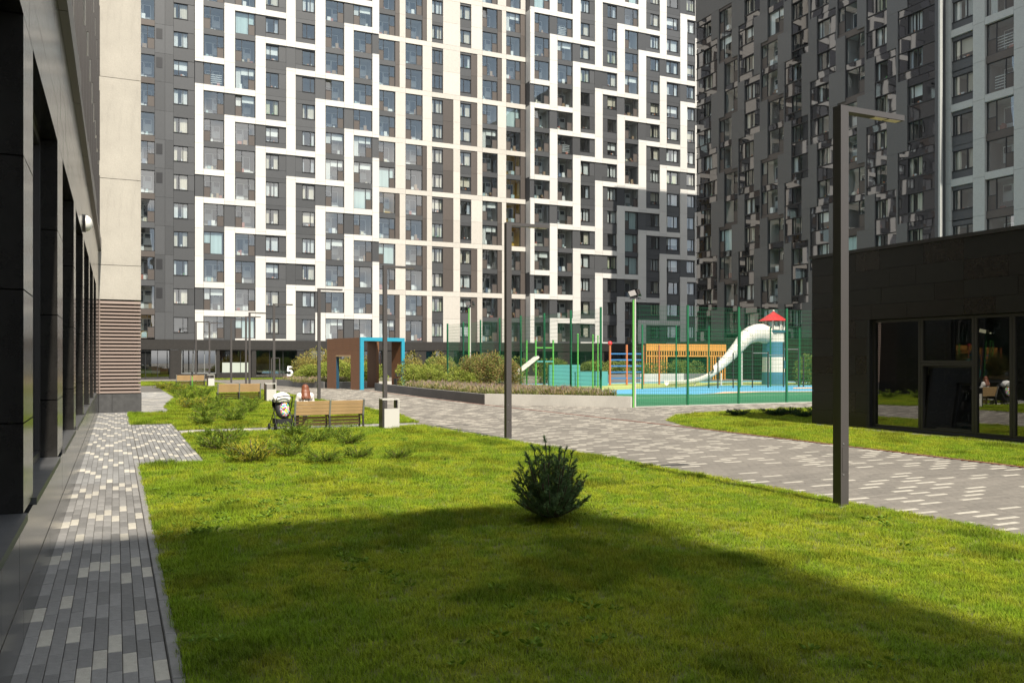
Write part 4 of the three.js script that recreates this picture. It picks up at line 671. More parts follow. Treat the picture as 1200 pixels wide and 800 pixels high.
// ---------------------------------------------------------------- stroller with a colourful seat back and white blanket
{
  const o = thing('stroller', 'black stroller with a multicoloured seat back and white blanket, left of the occupied bench', 'stroller', null, 4.44, 25.75, 0.12);
  const fr = []; for (const s of [-1, 1]) { fr.push(tube([[s * 0.23, 1.0, 0.32], [s * 0.24, 0.62, 0.1], [s * 0.24, 0.2, -0.38]], 0.014), tube([[s * 0.24, 0.14, 0.3], [s * 0.24, 0.5, 0.08], [s * 0.22, 0.92, -0.22]], 0.013), tube([[s * 0.24, 0.16, 0.3], [s * 0.24, 0.18, -0.36]], 0.012)); }
  fr.push(tube([[-0.23, 1.0, 0.32], [0, 1.03, 0.34], [0.23, 1.0, 0.32]], 0.018), tube([[-0.24, 0.16, 0.3], [0.24, 0.16, 0.3]], 0.012), tube([[-0.24, 0.45, 0.1], [0.24, 0.45, 0.1]], 0.012));
  mesh('frame', fr, M.black, o);
  for (const [x, z, r] of [[-0.27, 0.3, 0.13], [0.27, 0.3, 0.13], [-0.26, -0.4, 0.1], [0.26, -0.4, 0.1]]) { const w = new THREE.Group(); w.name = 'wheel'; w.position.set(x, r, z); o.add(w); mesh('tyre', new THREE.TorusGeometry(r - 0.02, 0.02, 8, 22).rotateY(Math.PI / 2), M.black, w); mesh('hub', [new THREE.CylinderGeometry(0.03, 0.03, 0.04, 10).rotateZ(Math.PI / 2), ...[0, 1, 2, 3].map((k) => boxGeo(0.012, 2 * r - 0.04, 0.016).rotateX(k * Math.PI / 4))], M.lampGrey, w); }
  const ct = tex(64, (u, v) => { const i = Math.floor(u * 26), j = Math.floor(v * 22), h = hash2(i, j, 411), p = [[0.9, 0.05, 0.25], [0.95, 0.75, 0.05], [0.1, 0.6, 0.15], [0.05, 0.3, 0.75], [0.9, 0.9, 0.9], [0.85, 0.2, 0.5], [0.05, 0.05, 0.06]], s = [0.9, 0.08, 0.3]; return i % 3 === 1 ? p[(i + j) % 7] : p[Math.floor(h * 7)]; });
  const seat = new THREE.SphereGeometry(0.3, 18, 14).scale(0.5, 0.82, 0.36).rotateX(-0.3).translate(0.03, 0.64, 0.16); mesh('seat_back', seat, std([0.9, 0.9, 0.9], 0.85, { map: ct }), o);
  const blanket = new THREE.SphereGeometry(0.25, 22, 14), bp = blanket.attributes.position; for (let i = 0; i < bp.count; i++) { const x = bp.getX(i), y = bp.getY(i), z = bp.getZ(i), k = 1 + 0.22 * (vnoise(x * 9 + 5, y * 9 + z * 7, 433) - 0.5); bp.setXYZ(i, x * 1.0 * k - 0.03, Math.max(y, -0.14) * 0.75 * k + 0.95, z * 0.85 * k + 0.06); } blanket.computeVertexNormals(); mesh('blanket', blanket, std([0.78, 0.77, 0.74], 0.9), o);
  const hood = new THREE.SphereGeometry(0.3, 18, 8, 0, Math.PI * 2, 0, Math.PI / 2).scale(0.85, 0.95, 0.9).rotateX(-0.7).translate(0, 0.78, -0.1); mesh('hood', hood, M.black, o);
  mesh('seat_shell', new THREE.SphereGeometry(0.3, 18, 14).scale(0.76, 1.0, 0.4).rotateX(-0.3).translate(0, 0.64, 0.09), M.black, o);
  mesh('basket', [abox(-0.2, 0.2, 0.2, 0.23, -0.28, 0.24), abox(-0.2, 0.2, 0.23, 0.36, 0.22, 0.24), abox(-0.2, -0.18, 0.23, 0.36, -0.28, 0.22), abox(0.18, 0.2, 0.23, 0.36, -0.28, 0.22)], M.black, o);
  mesh('red_bag', new THREE.SphereGeometry(0.07, 10, 8).scale(1.2, 0.8, 0.8).translate(0.12, 0.28, 0.1), std([0.6, 0.03, 0.05], 0.7), o);
}

// ---------------------------------------------------------------- plants
function leafCloud(n, shape, leafL, leafW, cols, bias = 0.55) {     // n leaf quads (two triangles, folded) placed by shape() -> [pos, outward]
  const P = [], C = [], v = new THREE.Vector3(), u = new THREE.Vector3(), w = new THREE.Vector3();
  for (let i = 0; i < n; i++) {
    const [p, out] = shape(i); u.set(out[0] * bias + rr(-1, 1) * (1 - bias), out[1] * bias + rr(-0.4, 1) * (1 - bias), out[2] * bias + rr(-1, 1) * (1 - bias)).normalize(); v.set(rr(-1, 1), rr(-1, 1), rr(-1, 1)).cross(u).normalize(); w.crossVectors(u, v);
    const L = leafL * rr(0.6, 1.2), W = leafW * rr(0.7, 1.2), c = pick(cols), k = rr(0.75, 1.2);
    const a = p, m1 = [p[0] + u.x * L * 0.5 + v.x * W / 2, p[1] + u.y * L * 0.5 + v.y * W / 2, p[2] + u.z * L * 0.5 + v.z * W / 2], m2 = [p[0] + u.x * L * 0.5 - v.x * W / 2, p[1] + u.y * L * 0.5 - v.y * W / 2, p[2] + u.z * L * 0.5 - v.z * W / 2], t = [p[0] + u.x * L + w.x * W * 0.2, p[1] + u.y * L + w.y * W * 0.2, p[2] + u.z * L + w.z * W * 0.2];
    P.push(...a, ...m1, ...t, ...a, ...t, ...m2); for (let q = 0; q < 6; q++) C.push(c[0] * k, c[1] * k, c[2] * k);
  }
  const g = new THREE.BufferGeometry(); g.setAttribute('position', new THREE.Float32BufferAttribute(P, 3)); g.setAttribute('color', new THREE.Float32BufferAttribute(C, 3)); g.computeVertexNormals(); return g;
}
const leafMat = new THREE.MeshPhysicalMaterial({ vertexColors: true, roughness: 0.9, specularIntensity: 0.3, side: THREE.DoubleSide, transmission: 0.25, thickness: 0 });
const needleMat = new THREE.MeshStandardMaterial({ vertexColors: true, roughness: 0.6, side: THREE.DoubleSide });
const bark = std([0.09, 0.06, 0.04], 0.9);
// mountain pine in the lawn
{
  const o = thing('dwarf_pine', 'small bushy dark green pine standing alone in the lawn', 'shrub', null, 5.1, 9.78);
  const st = [], P = [], C = [];
  const needle = (p, dir, L) => { const d = new THREE.Vector3(...dir).normalize(), s = new THREE.Vector3(rr(-1, 1), rr(-1, 1), rr(-1, 1)).cross(d).normalize().multiplyScalar(0.0034), k = rr(0.7, 1.3), c = R() < 0.18 ? [0.19 * k, 0.27 * k, 0.085 * k] : [0.1 * k, 0.175 * k, 0.06 * k]; P.push(p.x - s.x, p.y - s.y, p.z - s.z, p.x + s.x, p.y + s.y, p.z + s.z, p.x + d.x * L, p.y + d.y * L, p.z + d.z * L); for (let q = 0; q < 3; q++) C.push(...c); };
  const shoot = (p0, dir, len) => { const d = new THREE.Vector3(...dir).normalize(); const n = Math.round(len * 950); for (let i = 0; i < n; i++) { const t = (i + R()) / n, p = p0.clone().addScaledVector(d, len * t), a = rr(0, 6.283), e = lerp(0.95, 0.35, t), s = new THREE.Vector3(Math.cos(a), rr(-0.3, 0.3), Math.sin(a)); s.addScaledVector(d, -s.dot(d)).normalize(); needle(p, [d.x * (1 - e * 0.6) + s.x * e, d.y * (1 - e * 0.6) + s.y * e, d.z * (1 - e * 0.6) + s.z * e], rr(0.042, 0.072)); } };
  for (let i = 0; i < 84; i++) {
    const az = i * 2.39996 + rr(-0.3, 0.3), v = lerp(-0.72, 0.97, Math.pow((i + 0.5) / 84, 0.95)), q = Math.sqrt(1 - v * v), sc = rr(0.7, 1.12);
    const fat = Math.sqrt(1 - Math.pow(Math.abs(v), v > 0 ? 1.25 : 3.2)), tip = [Math.cos(az) * fat * 0.45 * sc, 0.46 + v * (v > 0 ? 0.52 : 0.46) * sc, Math.sin(az) * fat * 0.45 * sc];
    const pts = []; for (let k = 0; k <= 4; k++) { const t = k / 4; pts.push([tip[0] * Math.pow(t, 0.8), 0.06 + (tip[1] - 0.06) * Math.pow(t, 1.25), tip[2] * Math.pow(t, 0.8)]); }
    st.push(tube(pts, 0.007, 2, 5));
    const cv = new THREE.CatmullRomCurve3(pts.map((p) => new THREE.Vector3(...p)));
    for (let k = 0; k < 8; k++) { const t = lerp(0.4, 1, k / 7), p = cv.getPoint(t), tg = cv.getTangent(t); if (k === 7) shoot(p, [tg.x + Math.cos(az) * 0.4, tg.y * 0.5 + 0.35, tg.z + Math.sin(az) * 0.4], rr(0.06, 0.1)); else { const b = rr(0, 6.28); shoot(p, [tg.x * 0.4 + Math.cos(b) * 0.9, tg.y * 0.3 + 0.35, tg.z * 0.4 + Math.sin(b) * 0.9], rr(0.05, 0.09)); } }
  }
  const g = new THREE.BufferGeometry(); g.setAttribute('position', new THREE.Float32BufferAttribute(P, 3)); g.setAttribute('color', new THREE.Float32BufferAttribute(C, 3)); g.computeVertexNormals();
  mesh('trunk', st, bark, o); mesh('crown', g, needleMat, o).scale.set(0.93, 1, 0.93);
}
// spreading junipers
function juniper(name, label, group, cols, spread, rise, n) {
  const o = thing(name, label, 'shrub', group); const st = [], sprays = [];
  for (let i = 0; i < n; i++) { const a = rr(0, 6.283), l = spread * rr(0.45, 1), e = rr(0.12, rise); sprays.push([a, l, e]); if (i % 4 === 0) st.push(tube([[0, 0.02, 0], [Math.cos(a) * l * 0.5, e * l * 0.65, Math.sin(a) * l * 0.5], [Math.cos(a) * l * 0.9, e * l * 0.85 + 0.02, Math.sin(a) * l * 0.9]], 0.008, 2, 4)); }
  mesh('stems', st, bark, o);
  mesh('foliage', leafCloud(n * 26, () => { const [a, l, e] = pick(sprays), t = Math.pow(R(), 0.6), y = e * l * (1.1 * t - 0.25 * t * t) + 0.03; const j = 0.07 * (1 - 0.4 * t); return [[Math.cos(a) * l * t + rr(-j, j), y + rr(-j * 0.5, j), Math.sin(a) * l * t + rr(-j, j)], [Math.cos(a) * 0.8, 0.55, Math.sin(a) * 0.8]]; }, 0.095, 0.022, cols, 0.6), leafMat, o);
  return o;
}
const jg = [[0.12, 0.19, 0.018], [0.15, 0.22, 0.02], [0.085, 0.15, 0.015], [0.2, 0.24, 0.022]], gold = [[0.27, 0.27, 0.025], [0.34, 0.30, 0.03], [0.16, 0.21, 0.025], [0.08, 0.13, 0.025]], dkg = [[0.02, 0.05, 0.018], [0.03, 0.065, 0.02]];
const jGreen = juniper('creeping_juniper', 'low spreading green juniper among the others in the lawn', 'green junipers in the lawn', jg, 0.62, 0.8, 56);
const jGold = juniper('golden_juniper', 'low spreading golden-tipped juniper in the lawn', 'golden junipers in the lawn', gold, 0.6, 0.95, 70);
const jDark = juniper('dark_juniper', 'dark creeping juniper on the grass bed beside the granite pavilion', 'dark junipers beside the pavilion', dkg, 0.62, 0.45, 46);
const greens = [[3.75, 17.1, 0.75], [4.6, 17.6, 0.7], [5.35, 17.2, 0.6], [3.35, 18.6, 0.85], [2.1, 20.6, 1.0], [2.5, 22.6, 1.05], [4.6, 21.5, 0.85], [5.2, 20.7, 0.8], [3.9, 20.9, 0.8], [5.35, 22.6, 0.8], [4.4, 23.5, 0.9], [2.5, 28.7, 0.9], [3.5, 29.6, 0.95], [2.9, 31.6, 1.0], [3.9, 32.6, 1.0], [4.6, 34.6, 0.9], [3.2, 35.8, 1.05], [4.0, 38, 1.0], [5.1, 37.4, 1.0], [5.6, 40.5, 1.0], [3.1, 41, 1.05], [4.1, 42.5, 1.1], [3.3, 47, 1.1], [4.3, 50, 1.1], [3.4, 53, 1.1], [4.9, 55, 1.1], [4.2, 60, 1.2], [3.6, 66, 1.2], [6.6, 32.8, 0.9], [6.3, 36.2, 0.9]];
greens.forEach(([x, d, s], i) => { if (i === 0) { jGreen.position.set(x, 0.02, -d); jGreen.scale.setScalar(s); jGreen.rotation.y = rr(0, 6); } else copy(jGreen, x, d, rr(0, 6), s); });
[[2.5, 17.95, 1.05], [2.95, 38.5, 1.2], [3.4, 57, 1.2], [3.0, 64, 1.2]].forEach(([x, d, s], i) => { if (i === 0) { jGold.position.set(x, 0.02, -d); jGold.scale.setScalar(s); } else copy(jGold, x, d, rr(0, 6), s); });
[[20.7, 24.9, 0.9], [21.9, 24.2, 1.05], [22.9, 24.6, 1.0], [23.9, 24.0, 1.0], [24.8, 24.6, 1.0], [22.2, 23.2, 0.9], [23.4, 23.0, 0.9]].forEach(([x, d, s], i) => { if (i === 0) { jDark.position.set(x, 0.02, -d); jDark.scale.setScalar(s); } else copy(jDark, x, d, rr(0, 6), s); });
// young plant stake with a black top near the far bench
{ const o = thing('solar_stake', 'slim green stake with a small black lantern top, in front of the far bench', 'lamp', null, 4.55, 60); mesh('stake', cyl(0.035, 0.03, 1.05, 0, 0, 0), M.lime, o); mesh('lantern', [cyl(0.09, 0.06, 0.16, 0, 1.05, 0), cyl(0.03, 0.11, 0.05, 0, 1.21, 0)], M.black, o); }

// ---------------------------------------------------------------- planters
function wallRun(o, pts, h, mats) { for (let i = 0; i < pts.length - 1; i++) { const [x0, d0] = pts[i], [x1, d1] = pts[i + 1], l = Math.hypot(x1 - x0, d1 - d0), m = mesh('wall_segment', boxGeo(0.24, h, l + 0.1), mats[i], o); m.position.set((x0 + x1) / 2, h / 2 - 0.03, -(d0 + d1) / 2); m.rotation.y = Math.atan2(x1 - x0, -(d1 - d0)); } }
const planterPoly = [[20.3, 31.75], [15.85, 36.9], [15.85, 46], [16.1, 56.5], [20.3, 56.5]];
{
  const o = thing('planter_wall', 'long low planter wall, dark grey along the promenade, turning to white at the corner', 'planter', null, 0, 0);
  wallRun(o, [[16.2, 57], [15.75, 46.5]], 0.5, [M.greyPlaster]); wallRun(o, [[15.75, 46.4], [15.72, 36.75]], 0.5, [M.greyPlaster]); wallRun(o, [[15.74, 36.7], [20.3, 31.5]], 0.52, [M.whitePlaster]);
  mesh('soil', sheet(planterPoly, 0.36), M.soil, o);
  const q = thing('planter_wall', 'short dark grey planter wall with a white end, beyond the wooden portal', 'planter', null, 0, 0);
  wallRun(q, [[11.9, 70.5], [13.9, 62.6]], 0.5, [M.greyPlaster]); mesh('white_end', gbox(13.85, 15.2, -0.03, 0.42, 62.6, 63.0), M.whitePlaster, q); mesh('white_end', gbox(15.2, 20, -0.03, 0.42, 63.2, 63.6), M.whitePlaster, q);
  mesh('soil', sheet([[12.05, 70.5], [14, 62.9], [20, 63.7], [20, 72]], 0.36), M.soil, q);
}
function ball(cols, n, sx, sy, sz, leafL, leafW, yb = 0.2) { const lob = []; for (let i = 0; i < 12; i++) lob.push([rr(-0.55, 0.55) * sx, yb * sy + (i < 4 ? rr(0.0, 0.35) : rr(0.35, 1.3)) * sy * 0.75, rr(-0.55, 0.55) * sz, rr(0.38, 0.58)]); return leafCloud(n, () => { const c = pick(lob), a = rr(0, 6.283), z = rr(-0.7, 1), r = c[3] * Math.pow(R(), 0.33), q = Math.sqrt(1 - z * z); const d = [Math.cos(a) * q, z, Math.sin(a) * q]; return [[c[0] + d[0] * r * sx, Math.max(0.02, c[1] + d[1] * r * sy), c[2] + d[2] * r * sz], d]; }, leafL, leafW, cols); }
function shrub(name, label, group, cols, n, sx, sy, sz, x, d, y, L = 0.1, W = 0.05) { const o = thing(name, label, 'shrub', group, x, d, rr(0, 6), y); const st = []; for (let i = 0; i < 7; i++) { const a = rr(0, 6.28); st.push(tube([[rr(-0.1, 0.1), 0, rr(-0.1, 0.1)], [Math.cos(a) * sx * 0.25, sy * 0.5, Math.sin(a) * sz * 0.25], [Math.cos(a) * sx * 0.5, sy * 1.1, Math.sin(a) * sz * 0.5]], 0.015, 3, 5)); } mesh('stems', st, bark, o); mesh('foliage', ball(cols, n, sx, sy, sz, L, W), leafMat, o); return o; }
const yg = [[0.25, 0.29, 0.05], [0.3, 0.32, 0.06], [0.18, 0.24, 0.04]], og = [[0.29, 0.25, 0.06], [0.34, 0.27, 0.08], [0.2, 0.21, 0.05]], mg = [[0.15, 0.2, 0.045], [0.19, 0.235, 0.055]], rd = [[0.23, 0.2, 0.055], [0.28, 0.19, 0.08], [0.16, 0.21, 0.05]];
const sA = shrub('round_shrub', 'rounded yellow-green shrub in the planter by the wooden portal', 'yellow-green shrubs in the planters', yg, 5200, 1.3, 1.0, 1.2, 17.6, 53, 0.34, 0.13, 0.06);
[[19.2, 55, 1.0], [17.9, 50, 0.85], [18.8, 47.5, 0.9], [13.6, 67.5, 0.95], [15.0, 66.5, 1.1], [16.6, 66, 1.05], [18.4, 66, 1.1], [16.2, 70, 1.2]].forEach(([x, d, s]) => copy(sA, x, d, rr(0, 6), s));
const sB = shrub('golden_shrub', 'taller bronze-leaved shrub behind the round green ones', 'bronze shrubs in the planters', og, 4200, 1.2, 1.55, 1.2, 14.3, 71.5, 0.34, 0.14, 0.07);
[[16.4, 73.5, 1.1], [18.6, 73, 1.0], [19.2, 58.5, 0.9], [21.6, 58.5, 0.9]].forEach(([x, d, s]) => copy(sB, x, d, rr(0, 6), s));
const sC = shrub('lilac_shrub', 'loose bronze and green shrub in the planter beside the fence', 'tall loose shrubs beside the fence', rd, 4600, 1.15, 1.7, 1.1, 19.0, 44.2, 0.34, 0.12, 0.06);
[[19.4, 47.8, 0.95], [19.2, 41.5, 0.8]].forEach(([x, d, s]) => copy(sC, x, d, rr(0, 6), s));
const sD = shrub('green_shrub', 'leafy mid-green shrub beside the playground', 'green shrubs around the playground', mg, 4200, 1.5, 1.25, 1.4, 48.6, 68, 0, 0.16, 0.08);
[[50.8, 68.5, 1.0], [47, 70.5, 0.9], [53, 54.3, 1.25], [55.2, 53.6, 1.35], [57, 52.8, 1.3], [27, 66, 1.1], [31, 67.5, 1.2], [35, 67, 1.1], [40, 68, 1.0], [23.5, 64, 1.2], [43.5, 69.5, 1.0]].forEach(([x, d, s]) => copy(sD, x, d, rr(0, 6), s));
// perennials: one mass in the planter
{
  const tuft = leafCloud(46, () => { const a = rr(0, 6.283), r = rr(0, 0.16); return [[Math.cos(a) * r, rr(0, 0.24), Math.sin(a) * r], [Math.cos(a) * 0.4, 1, Math.sin(a) * 0.4]]; }, 0.17, 0.022, [[0.16, 0.2, 0.05], [0.24, 0.24, 0.08], [0.32, 0.26, 0.17], [0.27, 0.2, 0.2], [0.17, 0.21, 0.04]], 0.75);
  const spots = []; for (let i = 0; i < 5200 && spots.length < 2600; i++) { const x = rr(15.8, 20.3), d = rr(31.6, 50); if (!inPoly([[20.1, 32.1], [16.05, 37], [16.0, 50], [18.0, 50], [18.2, 44], [20.2, 40]], x, d)) continue; spots.push([x, d]); }
  for (let i = 0; i < 700; i++) spots.push([rr(12.4, 16), rr(63.6, 71)]);
  const im = new THREE.InstancedMesh(tuft, leafMat, spots.length), m = new THREE.Matrix4(), q = new THREE.Quaternion(), e = new THREE.Euler(); spots.forEach(([x, d], i) => { const s = rr(0.7, 1.35); m.compose(new THREE.Vector3(x, 0.34, -d), q.setFromEuler(e.set(rr(-0.15, 0.15), rr(0, 6.28), rr(-0.15, 0.15))), new THREE.Vector3(s, s * rr(0.8, 1.2), s)); im.setMatrixAt(i, m); const k = rr(0.75, 1.25); im.setColorAt(i, lin(k * rr(0.9, 1.15), k, k * rr(0.8, 1.1))); });
  im.name = 'perennials'; im.userData = { kind: 'stuff', label: 'mauve and straw-tinted perennials filling the planters', category: 'plants' }; im.castShadow = im.receiveShadow = true; scene.add(im);
}
// ---------------------------------------------------------------- wooden portal with blue edges
{
  const o = thing('portal', 'rust-brown boarded portal with bright blue front edges over the planter path', 'pergola', null, 15.2, 57.4, 0.28);
  const x1 = 3.6, d1 = 4.7, H = 3.6, gb = (a, b, c, e, f, g) => abox(a, b, c, e, -g, -f);
  for (let i = 0; i < 5; i++) { const y0 = 2.75 + i * 0.17; mesh('fascia_board', gb(0, 0.22, y0, y0 + 0.165, 0.12, d1), M.corten, o); }
  for (const [a, c] of [[0.12, 1.35], [d1 - 1.3, d1]]) { const w = (c - a) / 5; for (let i = 0; i < 5; i++) mesh('leg_board', gb(0.004, 0.22, 0, 2.745, a + i * w, a + (i + 1) * w - 0.01), M.corten, o); mesh('leg_board', gb(x1 - 0.22, x1, 0, H, a, c), M.corten, o); }
  mesh('lintel_lining', gb(-0.004, 0.24, 2.3, 2.4, 1.35, d1 - 1.3), M.wood, o); mesh('lintel_boards', gb(0.002, 0.22, 2.4, 2.745, 1.35, d1 - 1.3), M.corten, o);
  mesh('roof', gb(0.225, x1 - 0.225, H - 0.2, H, 0.12, d1), M.corten, o);
  mesh('blue_edge', gb(-0.01, 0.26, 0, H + 0.02, 0, 0.12), M.blue, o); mesh('blue_edge', gb(0.26, x1 - 0.24, H - 0.23, H + 0.02, 0, 0.12), M.blue, o); mesh('blue_edge', gb(x1 - 0.24, x1 + 0.01, 0, H + 0.02, 0, 0.12), M.blue, o);
  mesh('blue_lining', gb(0.02, 0.24, 0, 2.3, d1 - 1.34, d1 - 1.302), std([0.01, 0.05, 0.09], 0.5), o);
}
{ const o = thing('garden_bench', 'dark slatted bench inside the planter behind the grey wall', 'bench', null, 17.7, 55.6, 0.1, 0.36); for (let i = 0; i < 3; i++) mesh('slat', abox(-0.7, 0.7, 0.4, 0.44, -0.2 + i * 0.15, -0.08 + i * 0.15), M.steelDark, o); for (const s of [-0.6, 0.6]) mesh('leg', abox(s - 0.04, s + 0.04, 0, 0.4, -0.18, 0.2), M.steelDark, o); mesh('backrest', abox(-0.7, 0.7, 0.6, 0.8, 0.22, 0.26), M.steelDark, o); }

// ---------------------------------------------------------------- green mesh fence round the court
{
  const panelGeo = (L, H) => { const l = []; for (let y = 0.08; y < H; y += 0.2) l.push(boxGeo(L, 0.009, 0.008).translate(0, y, 0)); for (let x = -L / 2; x <= L / 2; x += 0.1) l.push(boxGeo(0.006, H - 0.1, 0.006).translate(x, H / 2, 0.006)); return merge(l); };
  const H = 4.5, pg = panelGeo(2.9, H), post = merge([abox(-0.045, 0.045, -0.02, H + 0.05, -0.035, 0.035), abox(-0.05, 0.05, H + 0.05, H + 0.07, -0.04, 0.04)]);
  const line = (label, x, d, dx, dd, n) => { const o = thing('mesh_fence', label, 'fence', 'green mesh fences round the court'); for (let i = 0; i <= n; i++) { const p = mesh('post', post, M.green, o); p.position.set(x + dx * i, 0, -(d + dd * i)); if (i < n) { const m = mesh('mesh_panel', pg, M.green, o); m.position.set(x + dx * (i + 0.5), 0, -(d + dd * (i + 0.5))); m.rotation.y = dx ? 0 : Math.PI / 2; m.userData.kind = 'stuff'; } } return o; };
  line('tall green mesh fence along the front of the sports court', 20.75, 31.95, 2.93, 0, 10);
  line('tall green mesh fence behind the planter wall, running away from the promenade', 20.75, 34.75, 0, 2.93, 7);
  line('tall green mesh fence across the far side of the sports court', 20.75, 55.3, 2.93, 0, 0);
  line('tall green mesh fence along the blue rubber edge of the court', 34.0, 51.2, 2.93, 0, 6);
}
// floodlight mast
function mast(label, x, d, h) { const o = thing('floodlight_mast', label, 'mast', 'floodlight masts at the court', x, d); mesh('pole', cyl(0.045, 0.04, h, 0.06, 0, 0), M.paleMetal, o); mesh('guard_post', abox(-0.07, 0.0, 0, h - 0.05, -0.04, 0.03), M.lime, o); mesh('bracket', abox(-0.2, 0.35, h, h + 0.05, -0.03, 0.03), M.steelDark, o); for (const s of [0, 1]) { const f = mesh('floodlight', [boxGeo(0.26, 0.22, 0.1), boxGeo(0.3, 0.26, 0.03).translate(0, 0, 0.06)], M.steelDark, o); f.position.set(-0.1 + s * 0.34, h + 0.2 + s * 0.06, 0.02); f.rotation.set(-0.5, s ? 0.9 : -0.4, 0.1); } return o; }
mast('floodlight mast with paired lamps at the white planter corner', 20.55, 31.6, 4.75);
mast('floodlight mast with paired lamps behind the planter shrubs', 20.4, 50.4, 5.4);

// ---------------------------------------------------------------- lighthouse slide
{
  const o = thing('lighthouse_slide', 'lighthouse play tower with blue and white bands, red roof and long white slide', 'slide', null, 49.8, 55.4);
  const seg = (r0, r1, y0, y1, m, n) => mesh(n, new THREE.CylinderGeometry(r1, r0, y1 - y0, 8, 1, false, Math.PI / 8).translate(0, (y0 + y1) / 2, 0), m, o);
  const tb = std([0.045, 0.16, 0.24], 0.6);
  seg(1.02, 0.98, 0, 1.05, tb, 'blue_band'); seg(0.979, 0.95, 1.05, 2.3, M.cream, 'white_band'); seg(0.949, 0.92, 2.3, 3.55, tb, 'blue_band'); seg(0.919, 0.9, 3.55, 4.35, M.cream, 'white_band');
  mesh('gallery', new THREE.CylinderGeometry(1.08, 1.02, 0.16, 8, 1, false, Math.PI / 8).translate(0, 4.42, 0), tb, o);
  for (let i = 0; i < 8; i++) { const a = i * Math.PI / 4; mesh('lantern_post', abox(-0.06, 0.06, 4.5, 5.3, -0.06, 0.06).translate(Math.cos(a) * 0.82, 0, Math.sin(a) * 0.82), M.cream, o); mesh('railing', boxGeo(0.62, 0.35, 0.03).rotateY(-a + Math.PI / 2).translate(Math.cos(a + 0.39) * 0.8, 4.72, Math.sin(a + 0.39) * 0.8), M.cream, o); }
  mesh('roof', new THREE.ConeGeometry(1.28, 0.82, 8, 1, false, Math.PI / 8).translate(0, 5.7, 0), M.roofRed, o); mesh('finial', new THREE.SphereGeometry(0.09, 10, 8).translate(0, 6.16, 0), M.cream, o);
  for (const [y, a] of [[1.55, 2.2]]) { mesh('porthole', [boxGeo(0.34, 0.5, 0.06), new THREE.CylinderGeometry(0.17, 0.17, 0.06, 16).rotateX(Math.PI / 2).translate(0, 0.25, 0)].map((g) => g.rotateY(0.42).translate(0.36, y + 0.05, 0.87)), tb, o); }
  // slide: broad covered chute sweeping down towards -X, then an open run-out
  const pts = [[-0.6, 4.15, 0], [-1.7, 4.28, 0.1], [-2.9, 3.95, 0.15], [-4.0, 3.0, 0.2], [-5.3, 1.9, 0.2], [-6.8, 0.95, 0.2], [-8.6, 0.5, 0.2], [-10.9, 0.42, 0.2]].map((p) => new THREE.Vector3(...p)), cv = new THREE.CatmullRomCurve3(pts), N = 60, S = 14, P = [], I = [];
  for (let i = 0; i <= N; i++) { const t = i / N, p = cv.getPoint(t), tg = cv.getTangent(t), sd = new THREE.Vector3(0, 0, 1), up = new THREE.Vector3().crossVectors(sd, tg).normalize(); if (up.y < 0) up.multiplyScalar(-1); const rad = lerp(0.78, 0.36, smooth(0.05, 0.7, t)), open = smooth(0.62, 0.7, t); for (let j = 0; j <= S; j++) { const a = lerp(-Math.PI, lerp(Math.PI, 0, open), j / S) + 0.0; const q = p.clone().addScaledVector(sd, Math.cos(a) * rad * 0.85).addScaledVector(up, Math.sin(a) * rad); P.push(q.x, q.y, q.z); } }
  for (let i = 0; i < N; i++) for (let j = 0; j < S; j++) { const a = i * (S + 1) + j, b = a + S + 1; I.push(a, b, a + 1, b, b + 1, a + 1); }
  const g = new THREE.BufferGeometry(); g.setAttribute('position', new THREE.Float32BufferAttribute(P, 3)); g.setIndex(I); g.computeVertexNormals(); const sm = M.cream.clone(); sm.side = THREE.DoubleSide; mesh('slide', g, sm, o);
  for (let i = 1; i < 4; i++) { const p = cv.getPoint(0.18 + i * 0.1), rad = lerp(0.78, 0.36, smooth(0.05, 0.7, 0.18 + i * 0.1)); mesh('joint_ring', new THREE.TorusGeometry(rad + 0.0, 0.012, 6, 24).rotateY(Math.PI / 2).rotateZ(0.6).translate(p.x, p.y, p.z), M.paleMetal, o); }
  for (const [x, h] of [[-3.5, 2.9], [-5.6, 1.0], [-8.2, 0.3]]) mesh('support', cyl(0.07, 0.07, h, x, 0, 0.2), M.cream, o);
}
